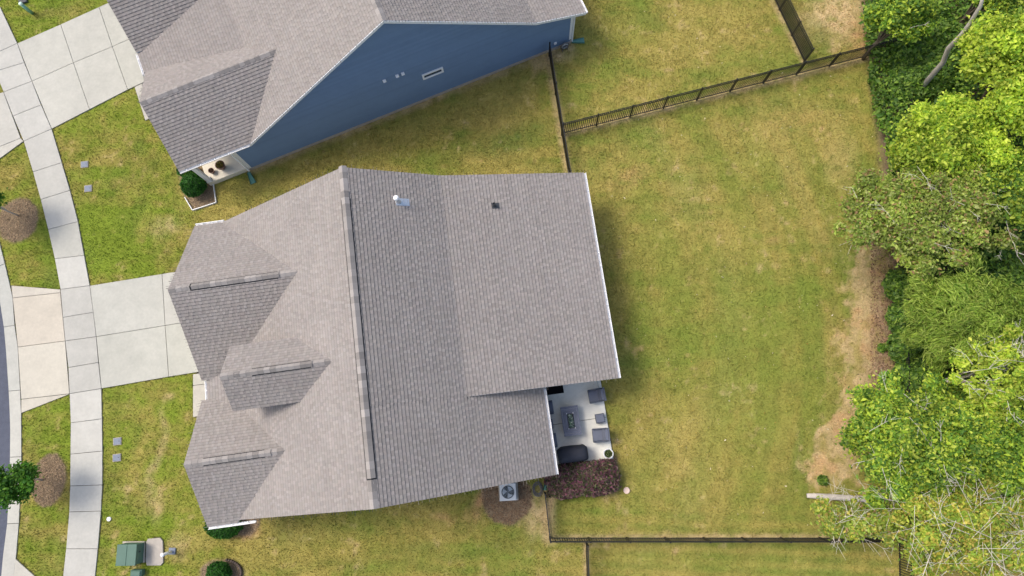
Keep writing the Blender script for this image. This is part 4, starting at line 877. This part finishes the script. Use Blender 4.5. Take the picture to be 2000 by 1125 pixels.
b = W2(212, 1014, .05); o = MB().lathe([(.10, -.02), (.10, .04), (.075, .055), (.03, .055), (.03, .09), (.0, .09)], seg=20).build('cleanout_cap', white_m, loc=(b[0], b[1], 0)); tag(o, 'small round white cleanout cap in the front lawn', 'cap')
b = W2(1224, 958, .05); o = MB().lathe([(.15, -.02), (.15, .05), (.13, .07), (.001, .075)], seg=24).build('stepping_disc', mat('pale_pink_plastic', s2l((226, 200, 180)), .6, .3), loc=(b[0], b[1], 0)); tag(o, 'small pale round disc lying on the back lawn', 'disc')
b = W2(336, 1077, 0); p = empty('marker_post', (b[0], b[1], 0)); tag(p, 'white pipe marker post beside the utility pad', 'post')
MB().tube([(0, 0, 0), (-.03, -.02, .78)], .065, 14).build('pipe', white_m, p); MB().lathe([(.085, 0), (.09, .05), (.05, .09), (0, .1)], (-.03, -.02, .76), 18).build('cap', white_m, p); MB().box((.02, .02, .03), (.32, .3, .07), bev=.02).build('base_collar', lid_m, p)
b = W2(63, 26, 0); p = empty('utility_pedestal', (b[0], b[1], 0)); tag(p, 'pale green round utility post in the grass at top left', 'post')
pg = mat('pale_green_plastic', s2l((132, 178, 150)), .5, .4); MB().tube([(0, 0, 0), (-.01, .0, .85)], .09, 16).build('post_body', pg, p); MB().lathe([(.10, 0), (.10, .06), (.06, .1), (0, .11)], (-.01, 0, .83), 18).build('cap', mat('pale_cap', s2l((200, 224, 206)), .5, .4), p)
b = W2(46, 2, 0); o = MB().box((0, 0, .05), (.45, .35, .12), .3, .02).build('valve_box', lead_m, loc=(b[0], b[1], 0)); tag(o, 'dark valve box behind the green utility post at top edge', 'valve box')
b = W2(268, 1118, .2); p = empty('cable_pedestal', (b[0], b[1], 0)); tag(p, 'dark green cable pedestal at the bottom edge', 'pedestal')
MB().box((0, -.02, .16), (.52, .3, .34), bev=.04).build('housing', gtr, p); MB().box((0, -.02, .345), (.42, .22, .04), bev=.015).build('lid', gtr, p)
# edging round beds
edge_m = white_m
ep = [W2(*q_) for q_ in ((362, 386), (377, 411), (423, 396), (417, 358))]; ed = empty('bed_edging'); tag(ed, 'thin white edging round the porch bed of the blue house', 'edging')
for i in range(3): board(ed, (*ep[i], .09), (*ep[i+1], .09), .12, .035, white_m, 'edging_board')
ed = empty('bed_edging'); tag(ed, 'scalloped dark edging arc round the bottom bush', 'edging'); scm = mat('dark_edging', s2l((96, 84, 78)), .8, .2)
bm_ = MB().lathe([(.05, 0), (.055, .1), (.035, .13), (0, .135)], seg=10).mesh('edging_stone', scm); c = W2(432, 1118)
for i in range(15):
    a = -.5+i*.13; link('edging_stone', bm_, None, ed, loc=(c[0]+.95*math.cos(a), c[1]+.58*math.sin(a), 0))
# porch pots
pot_m = mat('glazed_pot', s2l((112, 84, 70)), .4, .5, noise=[(4, .15)])
for (px, py, s_, lab, pal) in ((429, 322, 1.0, 'large planted pot on the blue house porch', [(120, 116, 50), (150, 130, 60), (96, 84, 44)]), (412, 333, .62, 'small brown pot beside the porch column', [(96, 70, 60), (120, 90, 76), (80, 64, 50)])):
    b = W2(px, py, .32+.4*s_); t = empty('pot', (b[0], b[1], .322)); tag(t, lab, 'pot', 'pots on the porch')
    MB().lathe([(.13*s_, 0), (.2*s_, .18*s_), (.23*s_, .36*s_), (.25*s_, .4*s_), (.21*s_, .41*s_), (.19*s_, .34*s_), (0.0, .33*s_)], seg=28).build('pot_body', pot_m, t)
    n = 320; a = rng.uniform(0, 6.283, n); r_ = np.sqrt(rng.random(n))*.17*s_; pts = np.stack([r_*np.cos(a), r_*np.sin(a), .36*s_+rng.uniform(0, .1*s_, n)], 1); nr = rng.normal(size=(n, 3))*.6; nr[:, 2] = 1
    link('plant', leaf_mesh('plant', pts, nr, .07*s_, palette(n, pal), .5), leaf_m, t)
